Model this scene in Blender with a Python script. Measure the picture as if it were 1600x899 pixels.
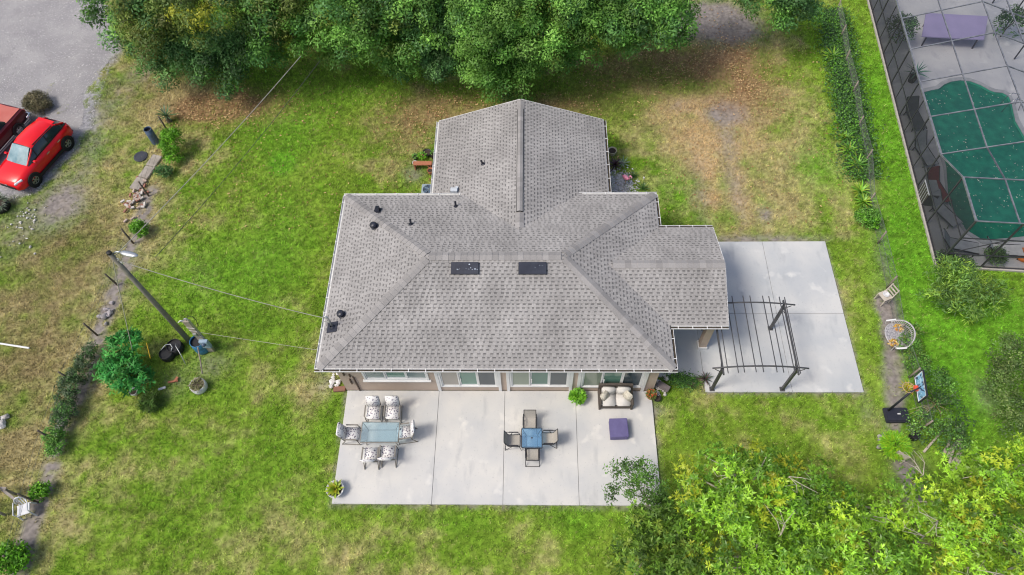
import bpy, bmesh, math, random
import numpy as np
from mathutils import Vector, Matrix
random.seed(7); RNG = np.random.default_rng(7)
for o in list(bpy.data.objects): bpy.data.objects.remove(o)
S = bpy.context.scene; col = S.collection; rad = math.radians

# ------------------------------------------------------------------ camera
CAM_H, FPX = 28.0, 1119.42
PITCH, ROLL, YAW = rad(59.0593), rad(-2.7170), rad(3.0471)
_f = Vector((-math.sin(YAW)*math.cos(PITCH), math.cos(YAW)*math.cos(PITCH), -math.sin(PITCH)))
_r0 = Vector((math.cos(YAW), math.sin(YAW), 0)); _u0 = _r0.cross(_f)
_r = _r0*math.cos(ROLL)+_u0*math.sin(ROLL); _u = -_r0*math.sin(ROLL)+_u0*math.cos(ROLL)
cd = bpy.data.cameras.new('camera'); cam = bpy.data.objects.new('camera', cd); col.objects.link(cam)
cd.sensor_width = 36; cd.lens = FPX/1600*36; cd.clip_end = 2000; cd.clip_start = .1
m = Matrix((( _r.x, _u.x, -_f.x, 0), (_r.y, _u.y, -_f.y, 0), (_r.z, _u.z, -_f.z, CAM_H), (0,0,0,1)))
cam.matrix_world = m; S.camera = cam
def ray(x, y): return _f + _r*((x-800)/FPX) + _u*((449.5-y)/FPX)
def un(x, y, z=0.0):                      # survey point of the photograph -> place at height z
    d = ray(x, y); t = (z-CAM_H)/d.z; return Vector((d.x*t, d.y*t, z))
def uy(x, y, Y):                          # ... on a vertical wall at depth Y
    d = ray(x, y); t = Y/d.y; return Vector((d.x*t, Y, CAM_H+d.z*t))
# ------------------------------------------------------------------ world, sun, exposure
SUN_EL = rad(55); SUN_AZ = math.atan2(-.92, -.40)
w = bpy.data.worlds.new('World'); S.world = w; w.use_nodes = True
nt = w.node_tree; bg = nt.nodes['Background']; sk = nt.nodes.new('ShaderNodeTexSky')
sk.sky_type = 'NISHITA'; sk.sun_disc = False; sk.sun_elevation = SUN_EL; sk.sun_rotation = SUN_AZ
sk.air_density = 1.0; sk.dust_density = 4.0; sk.ozone_density = 1.0
nt.links.new(sk.outputs[0], bg.inputs[0]); bg.inputs[1].default_value = .14
sl = bpy.data.lights.new('sun', 'SUN'); sl.energy = 2.1; sl.angle = rad(16); sl.color = (1, .945, .84)
so = bpy.data.objects.new('sun', sl); col.objects.link(so); so.location = (-20, -10, 40)
sd = Vector((math.sin(SUN_AZ)*math.cos(SUN_EL), math.cos(SUN_AZ)*math.cos(SUN_EL), math.sin(SUN_EL)))
so.rotation_euler = sd.to_track_quat('Z', 'Y').to_euler()
vs = S.view_settings; vs.view_transform = 'Standard'; vs.look = 'None'; vs.gamma = 1; vs.exposure = 0.14; S.cycles.filter_width = 1.1

# ------------------------------------------------------------------ materials
MAT = {}
def newmat(name):
    m = bpy.data.materials.new(name); m.use_nodes = True; return m, m.node_tree, m.node_tree.nodes['Principled BSDF']
def pm(name, c1, c2=None, scale=6., rough=.7, metal=0., bump=0., bscale=None, spec=.4, detail=4., coat=0.):
    """plain surface: two tones mixed by noise, optional fine relief"""
    if name in MAT: return MAT[name]
    m, nt, b = newmat(name); N = nt.nodes.new; L = nt.links.new
    b.inputs['Roughness'].default_value = rough; b.inputs['Metallic'].default_value = metal
    b.inputs['Specular IOR Level'].default_value = spec; b.inputs['Coat Weight'].default_value = coat
    tc = N('ShaderNodeTexCoord')
    if c2 is None: c2 = tuple(v*.82 for v in c1)
    nz = N('ShaderNodeTexNoise'); nz.inputs['Scale'].default_value = scale; nz.inputs['Detail'].default_value = detail
    L(tc.outputs['Object'], nz.inputs['Vector'])
    rp = N('ShaderNodeValToRGB'); rp.color_ramp.elements[0].position = .35; rp.color_ramp.elements[1].position = .65
    rp.color_ramp.elements[0].color = (*c1, 1); rp.color_ramp.elements[1].color = (*c2, 1)
    L(nz.outputs[0], rp.inputs[0]); L(rp.outputs[0], b.inputs['Base Color'])
    if bump:
        n2 = N('ShaderNodeTexNoise'); n2.inputs['Scale'].default_value = bscale or scale*6; n2.inputs['Detail'].default_value = 3
        L(tc.outputs['Object'], n2.inputs['Vector']); bp = N('ShaderNodeBump'); bp.inputs['Strength'].default_value = bump
        bp.inputs['Distance'].default_value = .02; L(n2.outputs[0], bp.inputs['Height']); L(bp.outputs[0], b.inputs['Normal'])
    MAT[name] = m; return m
def attrmat(name, rough=.8, transl=0., nscale=0., namt=.25, bump=0., spec=.3):
    """colour from the mesh attribute Col (each piece its own tone)"""
    if name in MAT: return MAT[name]
    m, nt, b = newmat(name); N = nt.nodes.new; L = nt.links.new
    at = N('ShaderNodeAttribute'); at.attribute_name = 'Col'
    b.inputs['Roughness'].default_value = rough; b.inputs['Specular IOR Level'].default_value = spec
    c = at.outputs['Color']
    if nscale:
        tc = N('ShaderNodeTexCoord'); nz = N('ShaderNodeTexNoise'); nz.inputs['Scale'].default_value = nscale; nz.inputs['Detail'].default_value = 5
        L(tc.outputs['Object'], nz.inputs['Vector'])
        mr = N('ShaderNodeMapRange'); mr.inputs[1].default_value = .3; mr.inputs[2].default_value = .7
        mr.inputs[3].default_value = 1-namt; mr.inputs[4].default_value = 1+namt; L(nz.outputs[0], mr.inputs[0])
        vm = N('ShaderNodeVectorMath'); vm.operation = 'SCALE'; L(c, vm.inputs[0]); L(mr.outputs[0], vm.inputs['Scale']); c = vm.outputs[0]
        if bump:
            bp = N('ShaderNodeBump'); bp.inputs['Strength'].default_value = bump; bp.inputs['Distance'].default_value = .02
            L(nz.outputs[0], bp.inputs['Height']); L(bp.outputs[0], b.inputs['Normal'])
    L(c, b.inputs['Base Color'])
    if transl:
        tr = N('ShaderNodeBsdfTranslucent'); L(c, tr.inputs[0]); mx = N('ShaderNodeMixShader'); mx.inputs[0].default_value = transl
        L(b.outputs[0], mx.inputs[1]); L(tr.outputs[0], mx.inputs[2]); L(mx.outputs[0], nt.nodes['Material Output'].inputs[0])
    MAT[name] = m; return m
def glassmat(name, tint, alpha, rough=.04):
    if name in MAT: return MAT[name]
    m, nt, b = newmat(name); N = nt.nodes.new; L = nt.links.new
    b.inputs['Base Color'].default_value = (*tint, 1); b.inputs['Roughness'].default_value = rough
    t = N('ShaderNodeBsdfTransparent'); t.inputs[0].default_value = (min(1, tint[0]+.35), min(1, tint[1]+.35), min(1, tint[2]+.35), 1)
    mx = N('ShaderNodeMixShader'); mx.inputs[0].default_value = alpha; L(t.outputs[0], mx.inputs[1]); L(b.outputs[0], mx.inputs[2])
    L(mx.outputs[0], nt.nodes['Material Output'].inputs[0]); MAT[name] = m; return m

# ------------------------------------------------------------------ mesh helpers
class MB:
    """collects faces of ONE part"""
    def __init__(s): s.v = []; s.f = []; s.c = []; s.cur = None
    def add(s, vs, fs):
        n = len(s.v); s.v += [tuple(x) for x in vs]; s.f += [tuple(i+n for i in f) for f in fs]
        if s.cur is not None: s.c += [s.cur]*len(fs)
        return s
    def box(s, c, d, rz=0., M=None, taper=1.):
        x, y, z = (q/2 for q in d); P = []
        for k in (-1, 1):
            t = taper if k > 0 else 1
            P += [Vector((-x*t, -y*t, k*z)), Vector((x*t, -y*t, k*z)), Vector((x*t, y*t, k*z)), Vector((-x*t, y*t, k*z))]
        R = M or Matrix.Rotation(rz, 3, 'Z')
        return s.add([R @ p + Vector(c) for p in P], [(3,2,1,0), (4,5,6,7), (0,1,5,4), (1,2,6,5), (2,3,7,6), (3,0,4,7)])
    def b2(s, a, b): return s.box([(a[i]+b[i])/2 for i in range(3)], [abs(b[i]-a[i]) for i in range(3)])
    def bar(s, a, b, w, h=None):
        a = Vector(a); b = Vector(b); d = b-a; q = d.to_track_quat('X', 'Z').to_matrix()
        return s.box((a+b)/2, (d.length, w, h or w), M=q)
    def tube(s, pts, r, n=6, cap=True):
        pts = [Vector(p) for p in pts]; rs = r if hasattr(r, '__len__') else [r]*len(pts); V = []; up = None
        for i, p in enumerate(pts):
            d = (pts[min(i+1, len(pts)-1)]-pts[max(i-1, 0)]).normalized()
            if up is None: up = Vector((0,0,1)) if abs(d.z) < .9 else Vector((1,0,0))
            a = d.cross(up).normalized(); b = a.cross(d).normalized(); up = b
            V += [p + (a*math.cos(t)+b*math.sin(t))*rs[i] for t in (2*math.pi*k/n for k in range(n))]
        F = [(i*n+k, i*n+(k+1) % n, (i+1)*n+(k+1) % n, (i+1)*n+k) for i in range(len(pts)-1) for k in range(n)]
        if cap: F += [tuple(range(n))[::-1], tuple((len(pts)-1)*n+k for k in range(n))]
        return s.add(V, F)
    def lathe(s, prof, n=16, c=(0,0,0), close=False, sx=1., sy=1.):
        V = [(c[0]+r*sx*math.cos(2*math.pi*k/n), c[1]+r*sy*math.sin(2*math.pi*k/n), c[2]+z) for r, z in prof for k in range(n)]
        F = [(i*n+k, i*n+(k+1) % n, (i+1)*n+(k+1) % n, (i+1)*n+k) for i in range(len(prof)-1) for k in range(n)]
        if close: F += [tuple(range(n))[::-1], tuple((len(prof)-1)*n+k for k in range(n))]
        return s.add(V, F)
    def prism(s, poly, z0, z1):
        n = len(poly); V = [(*p[:2], z0) for p in poly]+[(*p[:2], z1) for p in poly]
        return s.add(V, [tuple(range(n))[::-1], tuple(range(n, 2*n))]+[(k, (k+1) % n, n+(k+1) % n, n+k) for k in range(n)])
    def slab(s, poly, t):                      # thick 3D polygon, thickness downwards along its normal
        P = [Vector(p) for p in poly]; nrm = (P[1]-P[0]).cross(P[2]-P[0]).normalized(); n = len(P)
        if nrm.z < 0: P = P[::-1]; nrm = -nrm
        return s.add(P+[p-nrm*t for p in P], [tuple(range(n)), tuple(range(2*n-1, n-1, -1))]+[(k, n+k, n+(k+1) % n, (k+1) % n) for k in range(n)])
    def rock(s, c, r, sq=.7, n=2):
        bm = bmesh.new(); bmesh.ops.create_icosphere(bm, subdivisions=n, radius=1)
        ph = random.random()*9
        V = []
        for v in bm.verts:
            k = 1+.22*math.sin(v.co.x*3+ph)+.18*math.sin(v.co.y*4+ph*2)+.12*random.uniform(-1, 1)
            V.append((c[0]+v.co.x*r*k, c[1]+v.co.y*r*k*.85, c[2]+v.co.z*r*k*sq))
        F = [tuple(x.index for x in f.verts) for f in bm.faces]; bm.free(); return s.add(V, F)
    def mesh(s, name, smooth=False, bevel=0.):
        me = bpy.data.meshes.new(name); me.from_pydata(s.v, [], s.f)
        if s.c and len(s.c) == len(s.f):
            a = me.attributes.new('Col', 'FLOAT_COLOR', 'FACE'); a.data.foreach_set('color', [x for c in s.c for x in (*c, 1.)])
        if bevel:
            bm = bmesh.new(); bm.from_mesh(me); bmesh.ops.bevel(bm, geom=[e for e in bm.edges], offset=bevel, segments=2, affect='EDGES', clamp_overlap=True)
            bm.to_mesh(me); bm.free()
        if smooth: me.polygons.foreach_set('use_smooth', [True]*len(me.polygons))
        me.update(); return me
    def build(s, name, mat, parent=None, smooth=False, bevel=0., world=False):
        o = bpy.data.objects.new(name, s.mesh(name, smooth, bevel)); o.data.materials.append(mat)
        col.objects.link(o)
        if parent is not None:
            o.parent = parent
            if world:
                q = parent; M = Matrix.Identity(4)
                while q: M = q.matrix_basis @ M; q = q.parent
                o.matrix_basis = M.inverted()
        return o
def npmesh(name, V, F, C, mat, parent=None, smooth=False):
    me = bpy.data.meshes.new(name); k = F.shape[1]
    me.vertices.add(len(V)); me.vertices.foreach_set('co', V.astype(np.float32).ravel())
    me.loops.add(F.size); me.loops.foreach_set('vertex_index', F.astype(np.int32).ravel())
    me.polygons.add(len(F)); me.polygons.foreach_set('loop_start', np.arange(0, F.size, k, dtype=np.int32))
    me.update(calc_edges=True)
    if C is not None:
        a = me.attributes.new('Col', 'FLOAT_COLOR', 'POINT'); c4 = np.ones((len(V), 4), np.float32); c4[:, :3] = C; a.data.foreach_set('color', c4.ravel())
    if smooth: me.polygons.foreach_set('use_smooth', np.ones(len(F), bool))
    o = bpy.data.objects.new(name, me); me.materials.append(mat); col.objects.link(o)
    if parent is not None: o.parent = parent
    return o
def tag(o, label=None, cat=None, group=None, kind=None):
    for k, v in (('label', label), ('category', cat), ('group', group), ('kind', kind)):
        if v: o[k] = v
    return o
def thing(name, label, cat, loc=(0,0,0), rz=0., group=None):
    o = bpy.data.objects.new(name, None); o.empty_display_size = .2; col.objects.link(o)
    o.location = loc; o.rotation_euler = (0, 0, rz); return tag(o, label, cat, group)
def inst(name, me, parent, loc=(0,0,0), rot=None, scale=None):
    o = bpy.data.objects.new(name, me); col.objects.link(o); o.parent = parent; o.location = loc
    if rot is not None: o.rotation_euler = rot
    if scale is not None: o.scale = scale
    return o
def copy_tree(o, parent=None):
    c = o.copy(); col.objects.link(c); c.parent = parent
    for ch in list(o.children): copy_tree(ch, c)
    return c

# ------------------------------------------------------------------ noise and soil fields shared by ground and grass
def vnoise(x, y, s, seed=0):
    x = np.asarray(x)*s+seed*17.3; y = np.asarray(y)*s+seed*9.1
    xi = np.floor(x).astype(np.int64); yi = np.floor(y).astype(np.int64); fx = x-xi; fy = y-yi
    fx = fx*fx*(3-2*fx); fy = fy*fy*(3-2*fy)
    def h(a, b):
        n = (a*374761393+b*668265263+seed*1274126177) & 0x7fffffff; n = ((n ^ (n >> 13))*1274126177) & 0x7fffffff
        return ((n ^ (n >> 16)) & 0xffff)/65535.
    return (h(xi, yi)*(1-fx)+h(xi+1, yi)*fx)*(1-fy)+(h(xi, yi+1)*(1-fx)+h(xi+1, yi+1)*fx)*fy
def fbm(x, y, s, seed=0, o=4):
    t = 0; a = .5; n = 0
    for k in range(o): t = t+a*vnoise(x, y, s*2**k, seed+k); n += a; a *= .55
    return t/n
def blobs(x, y, L):
    t = np.zeros_like(x, float)
    for px, py, rx, ry, a in L:
        c = un(px, py); k = math.hypot(c.length, CAM_H)/FPX
        t = t+a*np.exp(-(((x-c.x)/(rx*k))**2+((y-c.y)/(ry*k*1.25))**2))
    return t
def polydist(x, y, P):
    """distance to a polyline given in metres"""
    d = np.full(np.shape(x), 1e9)
    for (ax, ay), (bx, by) in zip(P[:-1], P[1:]):
        vx, vy = bx-ax, by-ay; t = np.clip(((x-ax)*vx+(y-ay)*vy)/(vx*vx+vy*vy), 0, 1)
        d = np.minimum(d, np.hypot(x-ax-t*vx, y-ay-t*vy))
    return d
def inpoly(x, y, P):
    r = np.zeros(np.shape(x), bool); n = len(P)
    for i in range(n):
        (ax, ay), (bx, by) = P[i][:2], P[(i+1) % n][:2]
        if ay == by: continue
        r ^= ((ay > y) != (by > y)) & (x < (bx-ax)*(y-ay)/(by-ay)+ax)
    return r
def W(L, z=0): return [tuple(un(a, b, z))[:2] for a, b in L]
# ================================================================== GROUND
LFENCE = W([(283,150),(262,205),(232,306),(208,380),(183,445),(152,524),(118,598),(87,690),(58,785),(30,880),(10,960)])
RFENCE = W([(1306,20),(1312,60),(1319,100),(1330,148),(1339,200),(1350,255),(1357,318),(1372,380),(1386,450),(1400,520),(1420,590),(1440,670)])
DIRT_L = W([(235,300),(222,345),(200,400),(180,455),(165,500),(152,530),(128,600),(108,650),(85,715),(66,770),(48,820),(36,870),(20,940)])
DIRT_R = W([(1383,470),(1388,500),(1398,585),(1402,640),(1398,690),(1408,720),(1428,760),(1440,800)])
DRIVE = W([(-60,-60),(165,-60),(168,0),(183,40),(188,80),(172,108),(160,140),(152,170),(146,200),(128,222),(108,246),(88,268),(70,292),(48,305),(20,312),(-60,330)])
HOUSE = [(-7.8,11.72),(5.05,11.72),(5.05,19.6),(3.05,19.6),(3.05,24.6),(-4.05,24.6),(-4.05,19.6),(-7.8,19.6)]
PATIO = [(-7.77,6.98),(4.98,6.98),(4.98,11.70),(-7.77,11.70)]
SIDE = [(5.1,12.35),(7.22,12.35),(7.22,11.66),(13.72,11.66),(13.72,19.23),(5.1,19.23)]
CO = Vector((18.47, 17.89, 0)); CA = Vector((.9972, -.0746, 0)); CB = Vector((.0746, .9972, 0))
def cw(a, b, z=0): v = CO+CA*a+CB*b; v.z = z; return v
CAGE = [tuple(cw(*q))[:2] for q in ((0,0),(11,0),(11,24),(0,24))]
BLEAF = [(365,165,70,24,1.4),(305,172,30,20,1.1),(690,165,60,35,.5),(640,200,40,40,.35),(820,170,120,18,.6),(950,110,60,40,.5),(1110,110,65,35,.8),(1160,85,50,25,.5),(1050,90,55,28,.5),(1180,140,40,50,.6),(1130,150,40,25,.3)]
def fields(x, y):
    n1 = fbm(x, y, .22, 1); n2 = fbm(x, y, .9, 5); n3 = fbm(x, y, 3.2, 11, 3)
    dry = .26+.6*(n1-.5)+1.5*(n2-.5)+.8*(n3-.5)
    dry = dry+blobs(x, y, [(80,400,130,110,.42),(60,520,90,60,.15),(230,150,60,80,.3),(220,330,70,60,.35),(40,640,60,100,.3),(660,230,80,60,.28),(1120,260,90,90,.6),(1000,250,60,90,.28),(1250,200,70,120,.3),(1220,330,90,40,.35),
        (470,600,60,40,.35),(480,560,25,50,.3),(300,800,120,90,.08),(560,850,90,60,.16),(820,850,160,50,.1),(1060,650,50,30,.3),(1250,660,120,40,.14),(250,470,70,40,.2),(330,250,60,40,.2),(1150,700,120,60,.12),(20,720,40,80,.2),
        (420,300,90,90,-.1),(450,240,70,120,-.3),(330,430,90,70,-.3),(430,430,60,120,-.32),(500,330,40,80,-.25),(560,140,90,35,-.35),(430,130,40,40,-.2),(1400,200,50,300,-.6),(1500,560,110,120,-.7),(1560,450,120,80,-.5),(1040,310,45,60,-.25),(1130,330,20,40,-.2),
        (360,720,160,90,-.08),(950,830,90,40,-.12),(1440,420,60,70,-.4),(1290,290,40,40,-.3),(300,610,60,60,-.15),(1100,820,150,80,-.2),(1300,760,200,80,-.25),(760,815,90,20,-.25),(900,815,70,25,-.3),(560,810,60,20,-.2)])
    dry = dry+.4*np.exp(-(polydist(x, y, LFENCE)/1.3)**2)
    lush = blobs(x, y, [(440,255,16,14,1.2),(450,200,60,60,.5),(430,400,60,90,.45),(320,430,60,50,.45),(560,140,80,25,.35),(1395,230,40,160,.75),(1410,390,40,60,.8),(1500,580,80,90,1.),(1560,500,80,60,.7),(1390,100,40,80,.35),(900,812,60,20,.4),(700,812,70,20,.25),(1050,300,40,40,.4),(1280,260,35,35,.5),(380,740,120,70,.16),(1300,640,80,30,.1)])
    bare = 1.15*np.exp(-(polydist(x, y, DIRT_L)/(.02+.7*n2))**4)*np.clip(n3*3-.6, .15, 1)+.95*np.exp(-(polydist(x, y, DIRT_R)/(.05+.65*n2))**4)
    bare = bare+blobs(x, y, [(1085,22,65,24,1.4),(1140,45,45,32,1.3),(1060,55,30,14,.7),(1125,90,22,14,.6),(1140,175,26,18,1.1),(1120,178,14,9,.8),(1135,210,14,40,.5),(1060,165,14,10,.4),(1195,335,9,11,1.),(95,310,28,30,.85),(105,330,25,22,.5),(140,250,20,40,.35),(150,190,22,40,.5),(200,130,20,30,.25),(230,110,20,20,.3),
        (30,350,35,35,.5),(645,272,16,14,.6),(505,600,14,16,.5),(330,570,26,20,.45),(190,420,20,40,.45),(1383,485,8,35,.6),(1420,730,20,30,.6),(1384,430,7,40,.5),(1345,230,8,60,.35),(1190,372,80,5,.8),(1030,640,18,10,.4),(1150,300,14,50,.45),(1095,300,14,60,.35),
        (1354,640,12,20,.4),(70,165,70,30,.5),(20,140,60,20,.6),(1540,620,15,20,.4),(270,600,20,20,.4)])
    # worn joints along the slab edges
    e = np.minimum(polydist(x, y, PATIO+PATIO[:1]), polydist(x, y, SIDE+SIDE[:1])); bare = bare+.75*np.exp(-(e/.13)**2)*n3*1.5
    leaf = blobs(x, y, BLEAF)
    lit = np.clip(leaf*(.55+.9*n2), 0, 1)
    bare = np.clip(bare+.5*(n3-.5)*np.clip(bare*3, 0, 1), 0, 1); lush = np.clip(lush*(.5+n2), 0, 1.2); dry = np.clip(dry, 0, 1)
    gm = inpoly(x, y, DRIVE); dg = polydist(x, y, DRIVE); gravel = np.clip(.35+np.where(gm, dg, -dg)/.6+1.3*(n2-.5)+.9*(n3-.5)-blobs(x, y, [(78,142,13,15,9.),(152,138,10,22,9.),(95,172,11,9,7.)])*(n3 > .45), 0, 1)
    return dry, lush, bare, lit, gravel, n1, n2, n3
def mixc(a, b, t): return a*(1-t)[:, None]+b*t[:, None]
K = lambda *c: np.array(c, float)
def soilcolor(x, y, blade=False):
    dry, lush, bare, lit, gravel, n1, n2, n3 = fields(x, y); one = np.ones((len(x), 3))
    g = mixc(one*K(.155,.285,.022), one*K(.26,.35,.05), np.clip(n2*1.6-.3, 0, 1))
    g = mixc(g, one*K(.45,.375,.20), np.clip(dry*1.1-.25, 0, .85)); g = mixc(g, one*K(.125,.345,.02), np.clip(lush, 0, .75))
    n4 = fbm(x, y, 5.5, 71, 3); n5 = fbm(x, y, 13., 81, 2); g = g*(.30+1.15*n4+.55*n5)[:, None]
    br = np.clip(blobs(x, y, [(70,420,110,80,.42),(120,370,60,50,.3),(30,560,60,50,.4),(20,690,50,90,.35),(640,190,60,45,.3),(1125,160,60,30,.3),(880,160,90,30,.4),(1000,130,60,50,.35),(230,130,50,60,.35)])*(.35+1.2*n2), 0, .8); g = mixc(g, one*K(.25,.185,.095)*(.7+.6*n4)[:, None], br)
    tn = np.clip(blobs(x, y, [(1130,195,55,45,1.1),(1108,280,16,80,.9),(1155,305,15,70,.85),(1060,170,40,20,.5),(1090,230,40,35,.5)])*(.2+1.4*n2), 0, .85); g = mixc(g, one*K(.62,.455,.26), tn)
    if not blade: g = g*.72  # shade beneath the blades is put into the ground colour
    s = mixc(one*K(.21,.18,.155), one*K(.36,.33,.31), np.clip(n3*1.4-.2, 0, 1)); s = mixc(s, one*K(.16,.14,.135), np.clip(n3*2.2-.8, 0, 1)*.8)
    g = mixc(g, s, bare*(0.75 if blade else 1)); g = mixc(g, one*K(.29,.185,.10), lit*(.55 if blade else .9))
    gr = mixc(one*K(.345,.345,.365), one*K(.26,.26,.285), np.clip(n2*1.8-.4, 0, 1)); gr = mixc(gr, one*K(.42,.40,.38), np.clip(n1*2-.9, 0, 1))
    g = mixc(g, gr, gravel); return g, bare, lit, gravel, dry
def axis(a, b, st, far):
    A = list(np.arange(a, b+1e-6, st)); k = st; lo = [a]; hi = [A[-1]]
    while hi[-1] < far: k *= 1.6; hi.append(hi[-1]+k); lo.append(lo[-1]-k)
    return np.array(lo[:0:-1]+A+hi[1:])
ax_, ay_ = axis(-36, 32, .16, 420), axis(0, 44, .16, 420)
X, Y = np.meshgrid(ax_, ay_); xf, yf = X.ravel(), Y.ravel()
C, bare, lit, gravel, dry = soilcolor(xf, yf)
Z = (.05*(fbm(xf, yf, .7, 21)-.5)+.03*(fbm(xf, yf, 2.6, 31)-.5)-.03)
Z = np.where((np.abs(xf) > 60) | (np.abs(yf) > 70), -.03, Z)
_dg = np.where(inpoly(xf, yf, DRIVE), polydist(xf, yf, DRIVE+DRIVE[:1]), 0); Z = np.where(_dg > .3, -.004, Z)
# the pool basin is dug out below the screened deck
inside = inpoly(xf, yf, [tuple(cw(*q))[:2] for q in ((.9,.2),(12,.2),(12,12),(.9,12))])
Z = np.where(inside, -2.2, Z); Z = np.where(inpoly(xf, yf, HOUSE), -.12, Z)
for pl in (PATIO, SIDE, CAGE): Z = np.where(inpoly(xf, yf, pl) & ~inside, -.10, Z)
nx, ny = len(ax_), len(ay_); i = np.arange(nx*ny).reshape(ny, nx)
F = np.stack([i[:-1,:-1], i[:-1,1:], i[1:,1:], i[1:,:-1]], -1).reshape(-1, 4)
GM = attrmat('soil_and_turf', rough=.95, nscale=5.5, namt=.3, bump=.6, spec=.15)
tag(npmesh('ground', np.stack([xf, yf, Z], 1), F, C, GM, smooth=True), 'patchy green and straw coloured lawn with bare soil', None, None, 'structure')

# the gravel drive: its own sheet with a ragged rim
dm = MB(); DP = []; _cx, _cy = np.mean([p[0] for p in DRIVE]), np.mean([p[1] for p in DRIVE])
for (a, b) in zip(DRIVE, DRIVE[1:]+DRIVE[:1]):
    L_ = math.hypot(b[0]-a[0], b[1]-a[1]); n = max(1, int(L_/.35))
    for k in range(n):
        x, y = a[0]+(b[0]-a[0])*k/n, a[1]+(b[1]-a[1])*k/n; dd = math.hypot(_cx-x, _cy-y); kk = .75+.5*random.random(); DP.append((x+(_cx-x)/dd*kk, y+(_cy-y)/dd*kk))
dm.add([(x, y, .006) for x, y in DP], [tuple(range(len(DP)))])
GRV = pm('gravel', (.36,.35,.355), (.27,.262,.275), .5, .95, bump=.8, bscale=26, spec=.2, detail=9)
o = dm.build('gravel_drive', GRV); tag(o, 'grey gravel drive where the red cars are parked', None, None, 'structure')
def scatter(n, box, fn):
    x = RNG.uniform(box[0], box[1], n); y = RNG.uniform(box[2], box[3], n); k = fn(x, y); return x[k], y[k]
# loose stones on the drive
x, y = scatter(70000, (-36, -18, 20, 40), lambda x, y: inpoly(x, y, DRIVE))
n = len(x); r = RNG.uniform(.012, .035, n)*np.where(RNG.random(n) > .97, 1.8, 1); a0 = RNG.uniform(0, 6.28, n)
V = np.zeros((n, 4, 3)); 
for k in range(3):
    V[:, k, 0] = x+r*np.cos(a0+k*2.1); V[:, k, 1] = y+r*np.sin(a0+k*2.1)*.8; V[:, k, 2] = .002
V[:, 3] = np.stack([x, y, .006+r*.8], 1); b4 = np.arange(n)[:, None]*4
F = (b4[:, :, None]+np.array([[0,1,3],[1,2,3],[2,0,3]])[None]).reshape(-1, 3)
cg = np.repeat((RNG.uniform(.16, .62, n))[:, None]*K(1,.98,1), 4, 0)
tag(npmesh('loose_gravel', V.reshape(-1, 3), F, cg, attrmat('stone_bits', .9)), 'loose pale stones scattered over the gravel drive', 'gravel', None, 'stuff')

# grass: three blades a tuft
def nogo(x, y):
    k = inpoly(x, y, HOUSE) | inpoly(x, y, PATIO) | inpoly(x, y, SIDE) | inpoly(x, y, CAGE); return k
NB = 430000
x, y = RNG.uniform(-35, 31, NB), RNG.uniform(2.2, 41, NB)
vis = (np.abs(x+1) < 20+y*.42) & ~nogo(x, y); x, y = x[vis], y[vis]
Cb, bare, lit, gravel, dry = soilcolor(x, y, True)
keep = RNG.random(len(x)) > np.clip(bare*.97+gravel*1.1+lit*.55, 0, 1); x, y, Cb, dry = x[keep], y[keep], Cb[keep], dry[keep]
n = len(x); tone = RNG.uniform(.75, 1.75, (n, 1)); straw = (RNG.random(n) < .06+.22*dry)[:, None]
Cb = np.where(straw, Cb*.4+K(.42,.36,.17)*.6, Cb)*tone
hgt = RNG.uniform(.035, .085, n)*(1+.8*(fbm(x, y, 1.3, 41)-.4)); hgt = np.clip(hgt, .02, .12)
V = np.zeros((n, 3, 3, 3)); z0 = -.03
for b in range(3):
    a = RNG.uniform(0, 6.28, n); ln = hgt*RNG.uniform(.5, 1.7, n); wd = RNG.uniform(.008, .017, n)
    ox, oy = RNG.normal(0, .02, n), RNG.normal(0, .02, n); ca, sa = np.cos(a), np.sin(a)
    V[:, b, 0] = np.stack([x+ox-sa*wd, y+oy+ca*wd, np.full(n, z0)], 1); V[:, b, 1] = np.stack([x+ox+sa*wd, y+oy-ca*wd, np.full(n, z0)], 1)
    V[:, b, 2] = np.stack([x+ox+ca*ln, y+oy+sa*ln, z0+.035+hgt*RNG.uniform(.5, 1.1, n)], 1)
F = np.arange(n*9).reshape(-1, 3)
tag(npmesh('grass', V.reshape(-1, 3), F, np.repeat(Cb, 9, 0), attrmat('grass_blade', .7, .3)), 'short mown grass of the lawn around the house', 'grass', None, 'stuff')
# fallen leaves
x, y = scatter(60000, (-20, 14, 24, 40), lambda x, y: RNG.random(len(x)) < np.clip(blobs(x, y, BLEAF)*.9, 0, 1)*(fbm(x, y, 1.1, 55) > .42))
x2, y2 = scatter(9000, (-20, 16, 20, 40), lambda x, y: ~nogo(x, y)); x = np.r_[x, x2[:3500]]; y = np.r_[y, y2[:3500]]
k = ~nogo(x, y); x, y = x[k], y[k]; n = len(x)
a = RNG.uniform(0, 6.28, n); L_ = RNG.uniform(.035, .075, n); Wd = L_*RNG.uniform(.3, .5, n); ca, sa = np.cos(a), np.sin(a); zz = RNG.uniform(.03, .055, n); t1, t2 = RNG.normal(0, .02, n), RNG.normal(0, .02, n)
V = np.stack([np.stack([x-ca*L_, y-sa*L_, zz], 1), np.stack([x-sa*Wd, y+ca*Wd, zz+t1], 1), np.stack([x+ca*L_, y+sa*L_, zz+t2], 1), np.stack([x+sa*Wd, y-ca*Wd, zz], 1)], 1)
cc = np.where((RNG.random(n) < .45)[:, None], K(.58,.40,.20), K(.30,.165,.08))*RNG.uniform(.6, 1.4, (n, 1))
tag(npmesh('fallen_leaves', V.reshape(-1, 3), np.arange(n*4).reshape(-1, 4), np.repeat(cc, 4, 0), attrmat('dead_leaf', .8, .15)), 'brown fallen leaves lying under the row of oaks', 'leaves', None, 'stuff')

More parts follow.
